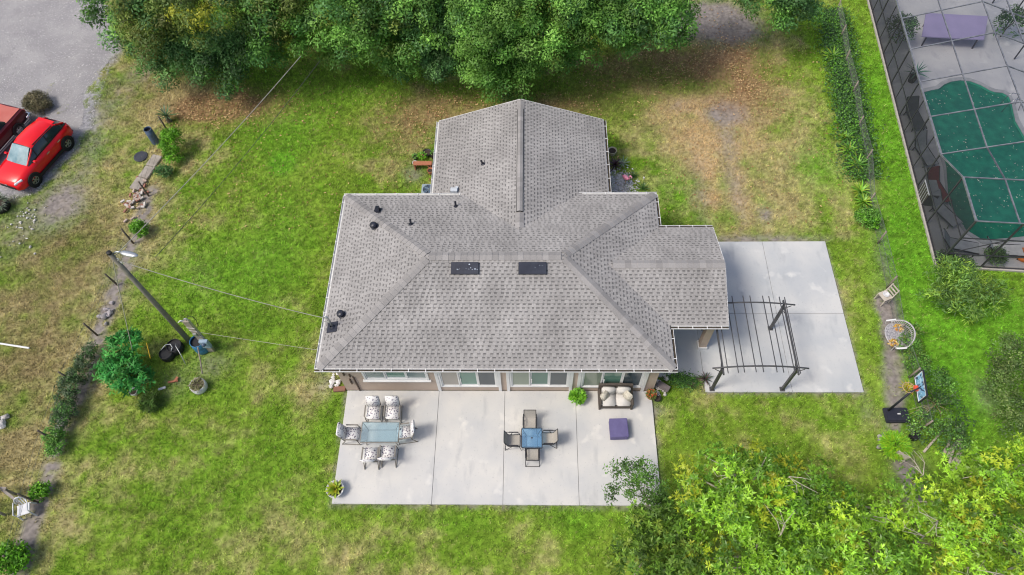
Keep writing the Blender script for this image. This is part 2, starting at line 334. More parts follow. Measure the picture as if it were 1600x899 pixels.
# ------------------------------------------------------------------ concrete slabs
def concrete(name, c1, c2):
    m, nt, b = newmat(name); N = nt.nodes.new; L = nt.links.new; tc = N('ShaderNodeTexCoord'); b.inputs['Roughness'].default_value = .8; b.inputs['Specular IOR Level'].default_value = .25
    def nz(s, d=6, st=None):
        q = N('ShaderNodeTexNoise'); q.inputs['Scale'].default_value = s; q.inputs['Detail'].default_value = d
        if st:
            mp = N('ShaderNodeMapping'); mp.inputs['Scale'].default_value = st; L(tc.outputs['Object'], mp.inputs[0]); L(mp.outputs[0], q.inputs['Vector'])
        else: L(tc.outputs['Object'], q.inputs['Vector'])
        return q
    def mix(a, b_, f, lo, hi):
        mr = N('ShaderNodeMapRange'); mr.inputs[1].default_value = lo; mr.inputs[2].default_value = hi; L(f, mr.inputs[0])
        mx = N('ShaderNodeMix'); mx.data_type = 'RGBA'; L(mr.outputs[0], mx.inputs[0])
        for s_, v in ((6, a), (7, b_)):
            if isinstance(v, tuple): mx.inputs[s_].default_value = (*v, 1)
            else: L(v, mx.inputs[s_])
        return mx.outputs[2]
    c = mix(c1, c2, nz(.55, 7).outputs[0], .36, .64)                        # broad water stains
    c = mix(c, tuple(v*.86 for v in c2), nz(2.2, 5, (1, .35, 1)).outputs[0], .58, .8)   # broom streaks
    c = mix(c, tuple(min(1, v*1.08) for v in c1), nz(1.3, 3).outputs[0], .6, .72)
    c = mix(c, tuple(v*.78 for v in c2), nz(14, 6).outputs[0], .62, .85)    # specks
    L(c, b.inputs['Base Color']); bp = N('ShaderNodeBump'); bp.inputs['Strength'].default_value = .15; L(nz(60, 3).outputs[0], bp.inputs['Height']); L(bp.outputs[0], b.inputs['Normal'])
    MAT[name] = m; return m
CONC = concrete('concrete_patio', (.61,.595,.565), (.495,.50,.505)); CONC2 = concrete('concrete_side', (.58,.58,.57), (.46,.48,.50))
def panels(parent, rects, mat, z0=-.09, z1=.045, g=.007):
    for (x0, y0, x1, y1) in rects:
        b = MB().b2((x0+g, y0+g, z0), (x1-g, y1-g, z1)); b.build('slab_panel', mat, parent, bevel=.006)
bp_ = MB().b2((-7.74, 7.02, -.11), (4.95, 11.69, .02)).build('back_patio', pm('joint_grout', (.2,.2,.19), None, 20, .9)); tag(bp_, 'pale concrete patio behind the house', None, None, 'structure')
jx = [-7.77]+[un(a, 700).x for a in (680.5, 787.5, 902)]+[4.98]
panels(bp_, [(jx[i], 6.98, jx[i+1], 11.70) for i in range(4)], CONC)
sp_ = MB().prism([(a+(.03 if a < 9 else -.03), b+(.03 if b < 15 else -.03)) for a, b in SIDE], -.11, .02).build('side_patio', MAT['joint_grout']); tag(sp_, 'blue grey concrete patio beside the house under the pergola', None, None, 'structure')
jx2 = un(1205, 450).x; jy2 = un(1250, 491).y
panels(sp_, [(5.1,12.35,7.22,jy2), (7.22,11.66,jx2,jy2), (jx2,11.66,13.72,jy2), (5.1,jy2,jx2,19.23), (jx2,jy2,13.72,19.23)], CONC2)
# ================================================================== HOUSE
HX0, HX1, HY0, HY1, ZE, SL = -8.32, 5.47, 11.50, 19.96, 2.7, .35
RY = (HY0+HY1)/2; RZ = ZE+SL*(RY-HY0); PXW, PXE = HX0+(RY-HY0), HX1-(RY-HY0)
WC, WH, WN, WZ = -.5, 4.0, 24.95, 3.59; WE = WZ-SL*WH; WVH = (WZ-ZE)/SL; WA = HY1-WVH
GC, GH, GX = 15.75, 2.38, 7.80; GZ = ZE+SL*GH; GA = HX1-GH
house = thing('house', 'single storey tan stucco house with grey shingled hip roof', 'house', (-1.4, 15.7, 0))
TAN = pm('stucco', (.50,.405,.335), (.46,.365,.30), 1.2, .9, bump=.25, bscale=90)
WHITE = pm('white_trim', (.78,.78,.77), (.70,.70,.70), 2, .5); SOFF = pm('soffit', (.62,.62,.61), None, 2, .7)
def hp(name, b, m, parent=None, **k): return b.build(name, m, parent or house, world=True, **k)
# south wall with its openings: (x0, x1, z0, z1)
def opening(pa, pb, z1=2.3): A = uy(*pa, 11.72); B = uy(*pb, 11.72); return (A.x, B.x, (A.z+B.z)/2, z1)
win = opening((570,593), (671,593), 2.2); D1 = opening((689,604), (779,604)); D2 = opening((797,604), (889,604)); D3 = opening((906,605), (1002,605))
ops = [win, D1, D2, D3]; T = .2; y0, y1 = 11.72, 11.92; xs = -7.8
for (a, b, z0, z1) in ops:
    hp('wall', MB().b2((xs, y0, 0), (a, y1, 2.62)), TAN); hp('wall', MB().b2((a, y0, 0), (b, y1, z0)), TAN); hp('wall', MB().b2((a, y0, z1), (b, y1, 2.62)), TAN); xs = b
hp('wall', MB().b2((xs, y0, 0), (5.05, y1, 2.62)), TAN)
for a, b, h in (((-7.8,y1),(-7.6,19.6),2.62), ((-7.6,19.4),(-4.05,19.6),2.62), ((4.85,y1),(5.05,19.6),2.62), ((3.05,19.4),(4.85,19.6),2.62), ((-4.05,19.4),(-3.85,24.6),2.2), ((2.85,19.4),(3.05,24.6),2.2), ((-3.85,24.4),(2.85,24.6),2.2)):
    hp('wall', MB().b2((*a, 0), (*b, h)), TAN)
hp('gable_wall', MB().slab([(-4.05,24.6,2.2),(3.05,24.6,2.2),(WC,24.6,WZ-.15)], .15), TAN)
hp('gable_wall', MB().slab([(7.6,13.5,2.6),(7.6,18.0,2.6),(7.6,GC,GZ-.15)], .12), TAN)
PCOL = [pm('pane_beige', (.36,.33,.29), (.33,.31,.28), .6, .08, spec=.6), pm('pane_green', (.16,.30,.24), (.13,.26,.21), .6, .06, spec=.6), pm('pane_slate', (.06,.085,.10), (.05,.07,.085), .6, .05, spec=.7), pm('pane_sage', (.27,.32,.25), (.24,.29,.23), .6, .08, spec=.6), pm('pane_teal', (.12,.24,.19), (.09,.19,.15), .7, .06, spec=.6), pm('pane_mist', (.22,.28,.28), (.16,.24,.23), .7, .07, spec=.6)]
def glazed(name, op, cols, fw=.075, trim=True):
    a, b, z0, z1 = op; n = len(cols); root = hp(name, MB().b2((a+.002, y0-.035, z0+.002), (b-.002, y0+.10, z0+fw)).b2((a+.002, y0-.035, z1-fw), (b-.002, y0+.10, z1-.002)).b2((a+.002, y0-.033, z0+fw), (a+fw, y0+.1, z1-fw)).b2((b-fw, y0-.033, z0+fw), (b-.002, y0+.1, z1-fw)), WHITE)
    w_ = (b-a-2*fw)/n
    for i, c in enumerate(cols):
        x0 = a+fw+i*w_; x1 = x0+w_; yy = y0+.02+(.03 if i == 1 else 0)
        fr = MB(); q = .055
        fr.b2((x0+.002, yy-.022, z0+fw+.002), (x1-.002, yy+.02, z0+fw+q*1.3)).b2((x0+.002, yy-.022, z1-fw-q), (x1-.002, yy+.02, z1-fw-.002)).b2((x0+.002, yy-.02, z0+fw+q*1.3), (x0+q, yy+.02, z1-fw-q)).b2((x1-q, yy-.02, z0+fw+q*1.3), (x1-.002, yy+.02, z1-fw-q))
        hp('sash_frame', fr, WHITE, root); hp('pane', MB().b2((x0+q, yy-.004, z0+fw+q*1.3), (x1-q, yy+.004, z1-fw-q)), c, root)
    return root
P_ = PCOL
wn = glazed('window', win, [P_[5], P_[1], P_[5]]); hp('window_sill', MB().b2((win[0]-.07, y0-.10, win[2]-.07), (win[1]+.07, y0+.02, win[2]-.003)), WHITE, wn, bevel=.006)
for D, cs in ((D1, (P_[0], P_[1], P_[2])), (D2, (P_[3], P_[4], P_[2])), (D3, (P_[3], P_[4], P_[2]))):
    d = glazed('sliding_door', D, cs); d.name = 'sliding_door'
    hp('door_handle', MB().b2((D[0]+(D[1]-D[0])*.36, y0-.07, .95), (D[0]+(D[1]-D[0])*.36+.03, y0-.02, 1.25)), WHITE, d)
    for s_, x in ((0, D[0]), (1, D[1])):
        hp('pilaster', MB().b2((x-.13 if s_ == 0 else x+.003, y0-.05, 0.046), (x-.003 if s_ == 0 else x+.13, y0-.002, 2.55)), WHITE, bevel=.005)
BRN = pm('brown_metal', (.10,.065,.05), None, 5, .6)
for px, za, zb in ((545,1.6,1.95),(550,.75,1.25),(557,.08,1.45),(553,1.45,1.7)):
    q = uy(px, 600, 11.72).x; hp('wall_bracket', MB().b2((q, y0-.06, za), (q+.045, y0-.002, zb)), BRN)
# porch column, ceiling
cp = un(1096, 541); PC = (cp.x, cp.y)
hp('porch_column', MB().b2((PC[0]-.15, PC[1]-.15, .046), (PC[0]+.15, PC[1]+.15, 2.55)), TAN); hp('column_base', MB().b2((PC[0]-.2, PC[1]-.2, .046), (PC[0]+.2, PC[1]+.2, .2)), WHITE, bevel=.01)
hp('porch_column', MB().b2((PC[0]-.15, 17.55, .046), (PC[0]+.15, 17.85, 2.55)), TAN); hp('column_base', MB().b2((PC[0]-.2, 17.5, .046), (PC[0]+.2, 17.9, .2)), WHITE, bevel=.01)
hp('soffit', MB().b2((HX0+.03, HY0+.03, 2.50), (HX1-.03, HY1-.03, 2.55)), SOFF); hp('soffit', MB().b2((WC-WH+.03, HY1, 2.05), (WC+WH-.03, WN-.05, 2.10)), SOFF); hp('soffit', MB().b2((HX1, GC-GH+.03, 2.50), (GX-.04, GC+GH-.03, 2.55)), SOFF)
# ---- roof planes
roof = hp('roof', MB(), SOFF); 
DECK = pm('roof_deck', (.16,.155,.155), None, 3, .95)
e = Vector
SWc, SEc, NWc, NEc = e((HX0,HY0,ZE)), e((HX1,HY0,ZE)), e((HX0,HY1,ZE)), e((HX1,HY1,ZE)); PW, PE = e((PXW,RY,RZ)), e((PXE,RY,RZ))
wa, wn_ = e((WC,WA,WZ)), e((WC,WN,WZ)); ga, ge = e((GA,GC,GZ)), e((GX,GC,GZ))
def side(s): return [[wa, e((WC,HY1,WZ)), e((WC+s*WVH,HY1,ZE))], [e((WC,HY1,WZ)), wn_, e((WC+s*WH,WN,WE)), e((WC+s*WH,HY1,WE))]]
planes = [  # (name, eave origin, upslope azimuth dir, convex pieces)
 ('south', SWc, (0,1), [[SWc,SEc,PE,PW]]), ('west', NWc, (1,0), [[NWc,SWc,PW]]), ('east', SEc, (-1,0), [[SEc,e((HX1,GC-GH,ZE)),ga,PE],[e((HX1,GC+GH,ZE)),NEc,PE,ga]]),
 ('north', NEc, (0,-1), [[NEc,e((WC+WVH,HY1,ZE)),wa,PE],[wa,e((WC-WVH,HY1,ZE)),NWc,PW],[wa,PW,PE]]),
 ('wing_w', e((WC-WH,HY1,WE)), (1,0), side(-1)), ('wing_e', e((WC+WH,WN,WE)), (-1,0), side(1)),
 ('gable_s', e((HX1,GC-GH,ZE)), (0,1), [[e((HX1,GC-GH,ZE)),e((GX,GC-GH,ZE)),ge,ga]]), ('gable_n', e((GX,GC+GH,ZE)), (0,-1), [[e((GX,GC+GH,ZE)),e((HX1,GC+GH,ZE)),ga,ge]])]
def clip(poly, a, b, c):                 # keep a*u+b*v+c>=0
    out = []; n = len(poly)
    for i in range(n):
        p, q = poly[i], poly[(i+1) % n]; dp = a*p[0]+b*p[1]+c; dq = a*q[0]+b*q[1]+c
        if dp >= 0: out.append(p)
        if dp*dq < 0: t = dp/(dp-dq); out.append((p[0]+(q[0]-p[0])*t, p[1]+(q[1]-p[1])*t))
    return out
SHM = attrmat('asphalt_shingle', .92, nscale=35, namt=.16, spec=.2)
_n = SHM.node_tree; _b = _n.nodes['Principled BSDF']; _src = _b.inputs['Base Color'].links[0].from_socket; _tc = _n.nodes.new('ShaderNodeTexCoord')
for _sc, _st, _a in ((.55, (1, 1, 1), .14), (1.6, (1, .45, 1), .09)):        # weathering: broad blotches and run-off streaks of the granules
    _z = _n.nodes.new('ShaderNodeTexNoise'); _z.inputs['Scale'].default_value = _sc; _z.inputs['Detail'].default_value = 6; _mp = _n.nodes.new('ShaderNodeMapping'); _mp.inputs['Scale'].default_value = _st
    _n.links.new(_tc.outputs['Object'], _mp.inputs[0]); _n.links.new(_mp.outputs[0], _z.inputs['Vector']); _mr = _n.nodes.new('ShaderNodeMapRange'); _mr.inputs[1].default_value = .3; _mr.inputs[2].default_value = .7; _mr.inputs[3].default_value = 1-_a; _mr.inputs[4].default_value = 1+_a; _n.links.new(_z.outputs[0], _mr.inputs[0])
    _vm = _n.nodes.new('ShaderNodeVectorMath'); _vm.operation = 'SCALE'; _n.links.new(_src, _vm.inputs[0]); _n.links.new(_mr.outputs[0], _vm.inputs['Scale']); _src = _vm.outputs[0]
_n.links.new(_src, _b.inputs['Base Color'])
rr = random.Random(3); EXP = .150
for name, org, az, pieces in planes:
    up = e((az[0], az[1], SL)).normalized(); ud = e((-az[1], az[0], 0))*-1; ud = e((az[1], -az[0], 0)); nr = ud.cross(up); 
    if nr.z < 0: ud = -ud; nr = ud.cross(up)
    def to2(p): d = p-org; return (d.dot(ud), d.dot(up))
    def to3(q, h): return org+ud*q[0]+up*q[1]+nr*h
    sb = MB(); P2 = []
    for pc in pieces:
        hp('roof_deck', MB().slab(pc, .09), DECK, roof)
        q = [to2(p) for p in pc]; ar = sum(q[i][0]*q[(i+1) % len(q)][1]-q[(i+1) % len(q)][0]*q[i][1] for i in range(len(q)))
        P2.append(q if ar > 0 else q[::-1])
    allp = [p for q in P2 for p in q]; umin, umax = min(p[0] for p in allp), max(p[0] for p in allp); vmax = max(p[1] for p in allp)
    def emit(rect, h0, h1, c):
        for poly in P2:
            r = list(rect)
            for i in range(len(poly)):
                p, q = poly[i], poly[(i+1) % len(poly)]; a, b = -(q[1]-p[1]), q[0]-p[0]; r = clip(r, a, b, -(a*p[0]+b*p[1]))
                if len(r) < 3: break
            if len(r) < 3: continue
            vm0 = rect[0][1]; vm1 = rect[2][1]; n = len(r)
            hh = [h0+(h1-h0)*(v-vm0)/(vm1-vm0) for u, v in r]
            top = [to3(p, h) for p, h in zip(r, hh)]; bot = [to3(p, .001) for p in r]
            sb.cur = c; sb.add(top+bot, [tuple(range(n))]+[(k, n+k, n+(k+1) % n, (k+1) % n) for k in range(n)])
    row = 0; v = 0.
    while v < vmax:
        g = rr.uniform(.30, .33); emit([(umin, v), (umax, v), (umax, v+EXP), (umin, v+EXP)], .014, .004, (g*1.01, g*.975, g*.955))
        u = umin-rr.random()*.3
        while u < umax:
            wt = rr.choice((.08,.10,.12,.16)); gp = rr.choice((.075,.095,.12,.14))
            k = rr.choice((.31,.32,.33,.34,.355)); emit([(u, v+.004), (u+wt, v+.004), (u+wt, v+EXP-.002), (u, v+EXP-.002)], .026, .011, (k*1.01, k*.975, k*.955))
            d = rr.uniform(.135, .185); emit([(u+wt, v+EXP*.62), (u+wt+gp, v+EXP*.62), (u+wt+gp, v+EXP-.002), (u+wt, v+EXP-.002)], .0125, .0085, (d, d*.98, d*.98))
            u += wt+gp
        v += EXP; row += 1
    so_ = hp('shingles', sb, SHM, roof); so_['kind'] = 'stuff'
# ---- ridge and hip caps, one by one
CAPM = [pm('cap_%d' % i, (g*1.01, g*.97, g*.955), (g*.86, g*.83, g*.82), 25, .92) for i, g in enumerate((.275,.295,.32,.345))]
def cap_line(a, b, n1, n2, wd=.185, step=.25, lift=.02, t=.012):
    a, b = e(a), e(b); d = (b-a); Ln = d.length; d.normalize(); n = int(Ln/step)
    s1 = d.cross(n1).normalized(); s2 = d.cross(n2).normalized()
    if s1.dot(s2) > 0: s2 = -s2
    def down(n_, s):                     # direction lying in the slope, away from the ridge
        q = n_.cross(d).normalized(); return q if q.z < 0 or (abs(q.z) < 1e-4) else -q
    w1, w2 = down(n1, s1), down(n2, s2)
    nn = (n1+n2).normalized()
    for i in range(n):
        p, q = a+d*(i*step), a+d*((i+1)*step+.02); h0, h1 = lift, lift+.014
        V = []
        for pt, h in ((p, h0), (q, h1)):
            for hh in (h, h+t): V += [pt+w1*wd+n1*hh, pt+nn*(hh+.006), pt+w2*wd+n2*hh]
        f = [(3,4,10,9), (4,5,11,10), (0,6,7,1), (1,7,8,2), (0,3,9,6), (2,8,11,5), (9,10,7,6), (10,11,8,7), (0,1,4,3), (1,2,5,4)]
        hp('ridge_cap', MB().add(V, f), CAPM[rr.randrange(4)], roof)
nS, nN, nW, nE = e((0,-SL,1)).normalized(), e((0,SL,1)).normalized(), e((-SL,0,1)).normalized(), e((SL,0,1)).normalized()
cap_line(PW, PE, nS, nN); cap_line(SWc, PW, nS, nW); cap_line(SEc, PE, nS, nE); cap_line(NWc, PW, nN, nW); cap_line(NEc, PE, nN, nE)
cap_line(wa+e((0,.1,0)), (WC,18.35,WZ), nW, nE); cap_line((WC,24.3,WZ), wn_, nW, nE); cap_line(ge, ga, nS, nN)
# raised ridge vent on the wing
rv = MB(); pr = [(-.15,.02),(-.13,.075),(0,.12),(.13,.075),(.15,.02)]
rv.add([(WC+x, y, WZ+z-.05) for y in (18.35, 24.3) for x, z in pr], [(0,1,6,5),(1,2,7,6),(2,3,8,7),(3,4,9,8),(0,4,3,2,1),(5,6,7,8,9)])
rvo = hp('ridge_vent', rv, pm('vent_black', (.035,.035,.037), None, 8, .7), roof)
for i in range(23):
    y = 18.36+i*.258; g = MB()
    g.add([(WC+x, y+dy, WZ+z+.012-.05+k) for dy, k in ((0,0),(.262,.006)) for x, z in ((-.125,.076),(0,.125),(.125,.076))], [(0,3,4,1),(1,4,5,2)]); hp('ridge_cap', g, CAPM[rr.randrange(4)], roof)
def onroof(px, py, pl):                    # point of the photo on a roof plane -> place
    d = ray(px, py); n, p0 = pl; o = e((0,0,CAM_H)); t = (p0-o).dot(n)/d.dot(n); return o+d*t
PS, PN, PWp, PWW = (nS, SWc), (nN, NWc), (nW, NWc), (nW, wa)
BLK = pm('vent_metal_black', (.018,.02,.03), (.028,.03,.045), 4, .35, spec=.5)
def rvent(name, pt, n, f, mat=BLK, **k):
    b = MB(); f(b); o = hp(name, b, mat, roof, **k); M = n.to_track_quat('Z', 'Y').to_matrix().to_4x4(); M.translation = pt; o.matrix_basis = o.matrix_basis @ M; return o
# two black box vents below the ridge
BV = pm('box_vent_black', (.016,.02,.035), (.03,.036,.055), 3, .3, spec=.5)
for k, px in enumerate((726.5, 832)):
    c = onroof(px, 420, PS); v = hp('box_vent', MB(), BV, roof)
    M = Matrix(((1,0,0,0),(0,math.cos(math.atan(SL)),-math.sin(math.atan(SL)),0),(0,math.sin(math.atan(SL)),math.cos(math.atan(SL)),0),(0,0,0,1))); M.translation = c
    b = MB().box((0,0,.075), (1.12,.50,.11), taper=.97); me = b.mesh('box_vent', bevel=.012); v.data = me; me.materials.append(BV); v.matrix_basis = v.matrix_basis @ M
    r2 = random.Random(k+4)
    for i in range(11 if k == 0 else 3):
        x, y = (r2.uniform(-.5,.5), -.07+.04*r2.random()) if k == 0 and i < 9 else (r2.uniform(.1,.4), r2.uniform(-.02,.15)); r_ = r2.uniform(.012,.042) if k == 0 else .016
        MB().add([(x+r_*r2.uniform(.5,1.2)*math.cos(t*1.05), y+r_*.6*math.sin(t*1.05), .1335) for t in range(6)], [tuple(range(6))]).build('pale_stain', pm('bird_lime', (.6,.68,.8), None, 9, .8), v)
def dome(b): b.lathe([(.17,.0),(.17,.03),(.11,.05),(.11,.16)], 14); b.lathe([(.15,.15),(.16,.18),(.13,.235),(.06,.26),(.001,.265)], 14)
rvent('turbine_vent', onroof(535, 493, PWp), nW, dome, smooth=False); 
def hood(b): b.box((0,0,.02), (.3,.34,.03)); b.box((0,0,.12), (.19,.26,.18), taper=.8)
rvent('hood_vent', onroof(590, 330, PN), nN, hood); rvent('hood_vent', onroof(586, 355, PWp), nW, dome)
for px, py, pl, nn in ((642,351,PN,nN),(712,323,PN,nN),(755,257,PWW,nW)):
    rvent('vent_pipe', onroof(px, py, pl), nn, lambda b: b.lathe([(.10,.0),(.10,.03),(.045,.05),(.045,.26),(.034,.26),(.034,.05)], 10))
MASTP = onroof(520, 512, PWp)
rvent('mast_flashing', MASTP, nW, lambda b: (b.box((0,0,.035), (.46,.46,.02)), b.lathe([(.13,.04),(.1,.08),(.05,.12)], 12)))
GAL = pm('galvanised', (.50,.52,.54), (.40,.42,.44), 8, .4, .7)
mast = hp('service_mast', MB().tube([MASTP+e((0,0,.02)), MASTP+e((0,0,.75)), MASTP+e((-.02,0,.86)), MASTP+e((-.09,0,.9)), MASTP+e((-.15,0,.82))], .035, 8), GAL, smooth=True); MASTTOP = MASTP+e((0,0,.72))
hp('mast_brace', MB().tube([MASTP+e((0,0,.45)), MASTP+e((-.38,.28,-.02))], .014, 5), GAL, mast)
# ---- fascia and gutters
STRAP = MB().box((0,0,0), (.03,.14,.012)).mesh('gutter_strap'); STRAP.materials.append(WHITE)
DEB = pm('gutter_debris', (.035,.03,.025), (.07,.055,.04), 9, .95, bump=.5)
def gutter(a, b, out, z, step=.66, clean=False):
    a, b, out = e((*a,0)), e((*b,0)), e((*out,0)); d = (b-a).normalized(); L = (b-a).length; rz = math.atan2(d.y, d.x)
    fas = MB().bar(a+out*.006+e((0,0,z-.10)), b+out*.006+e((0,0,z-.10)), .024, .2); hp('fascia', fas, WHITE)
    o1, o2, t = .02, .135, .006; g = MB()
    prof = [(o1,.02),(o1,-.115),(o1+.07,-.115),(o2,-.04),(o2,.02),(o2-.016,.02),(o2-.016,.008),(o2-t,.008),(o2-t,-.036),(o1+.067,-.109),(o1+t,-.109),(o1+t,.02)]
    V = [p+out*q[0]+e((0,0,z-.03+q[1])) for p in (a, b) for q in prof]; n = len(prof)
    g.add(V, [(k, (k+1) % n, n+(k+1) % n, n+k) for k in range(n)]+[tuple(range(n)), tuple(range(2*n-1, n-1, -1))])
    go = hp('gutter', g, WHITE); de = MB().bar(a+out*.075+e((0,0,z-.075)), b+out*.075+e((0,0,z-.075)), .095, .03); hp('debris', de, SOFF if clean else DEB, go)
    nst = max(1, int(L/step)); inv = go.matrix_basis
    for i in range(nst):
        p = a+d*(L*(i+.5)/nst)+out*.075+e((0,0,z-.013)); s_ = bpy.data.objects.new('gutter_strap', STRAP); col.objects.link(s_); s_.parent = go; s_.location = p; s_.rotation_euler = (0,0,rz)
    return go
gutter((HX0-.12,HY0), (HX1+.12,HY0), (0,-1), ZE); gutter((HX0,HY0+.004), (HX0,HY1), (-1,0), ZE, clean=True); gutter((HX0-.12,HY1), (WC-WVH+.3,HY1), (0,1), ZE, .9, True); gutter((WC+WVH-.1,HY1), (HX1+.1,HY1), (0,1), ZE, .9, True)
gutter((HX1,HY0+.004), (HX1,GC-GH-.14), (1,0), ZE); gutter((HX1,GC+GH+.14), (HX1,HY1-.004), (1,0), ZE); gutter((HX1+.05,GC-GH), (GX,GC-GH), (0,-1), ZE, .5); gutter((HX1+.05,GC+GH), (GX,GC+GH), (0,1), ZE, .5)
gutter((WC-WH,HY1+.14), (WC-WH,WN), (-1,0), WE, .8, True); gutter((WC+WH,HY1+.14), (WC+WH,WN), (1,0), WE, .8)
for a, b in ((e((GX,GC-GH,ZE)), ge), (e((GX,GC+GH,ZE)), ge), (e((WC-WH,WN,WE)), wn_), (e((WC+WH,WN,WE)), wn_)):
    o_ = e((.012,0,-.07)) if a.x == GX else e((0,.012,-.07)); hp('rake_board', MB().bar(a+o_, b+o_, .022, .16), WHITE)
# downspout elbow lying on the wing roof, downspouts at the corners
dp = un(709, 297, 2.75); hp('downspout', MB().box((dp.x, dp.y+.02, 2.70), (.30,.2,.16)).box((dp.x+.12, dp.y+.14, 2.66), (.12,.2,.1)), pm('pale_metal', (.60,.64,.68), None, 4, .4))
hp('downspout', MB().b2((HX1+.03, GC+GH+.2, .05), (HX1+.13, GC+GH+.28, 2.6)), WHITE)
# ================================================================== VEGETATION
LEAF = attrmat('leaf', .5, .28, spec=.35); LEAFD = attrmat('leaf_glossy', .4, .2, spec=.45)
BARK = pm('bark', (.17,.135,.105), (.10,.08,.065), 9, .95, bump=.6); PALEBARK = pm('pale_bark', (.56,.50,.42), (.38,.33,.27), 7, .9, bump=.4)
def unit(n): v = RNG.normal(size=(n, 3)); return v/np.linalg.norm(v, axis=1)[:, None]
def norm(v): return v/np.maximum(np.linalg.norm(v, axis=1)[:, None], 1e-9)
def leaves(P, D, Nn, L, Wd, C, fold=.25):
    """one folded leaf per row: base at P, pointing along D, facing Nn"""
    D = norm(D); Sd = norm(np.cross(D, Nn)); U = np.cross(Sd, D); L = np.asarray(L)[:, None]; Wd = np.asarray(Wd)[:, None]
    V = np.stack([P, P+D*L*.5+Sd*Wd+U*Wd*fold, P+D*L-U*L*.08, P+D*L*.5-Sd*Wd+U*Wd*fold], 1)
    n = len(P); return V.reshape(-1, 3), np.arange(n*4).reshape(-1, 4), np.repeat(C, 4, 0)
def tintmix(n, cols, w): return np.array(cols, float)[RNG.choice(len(cols), n, p=np.array(w)/sum(w))]
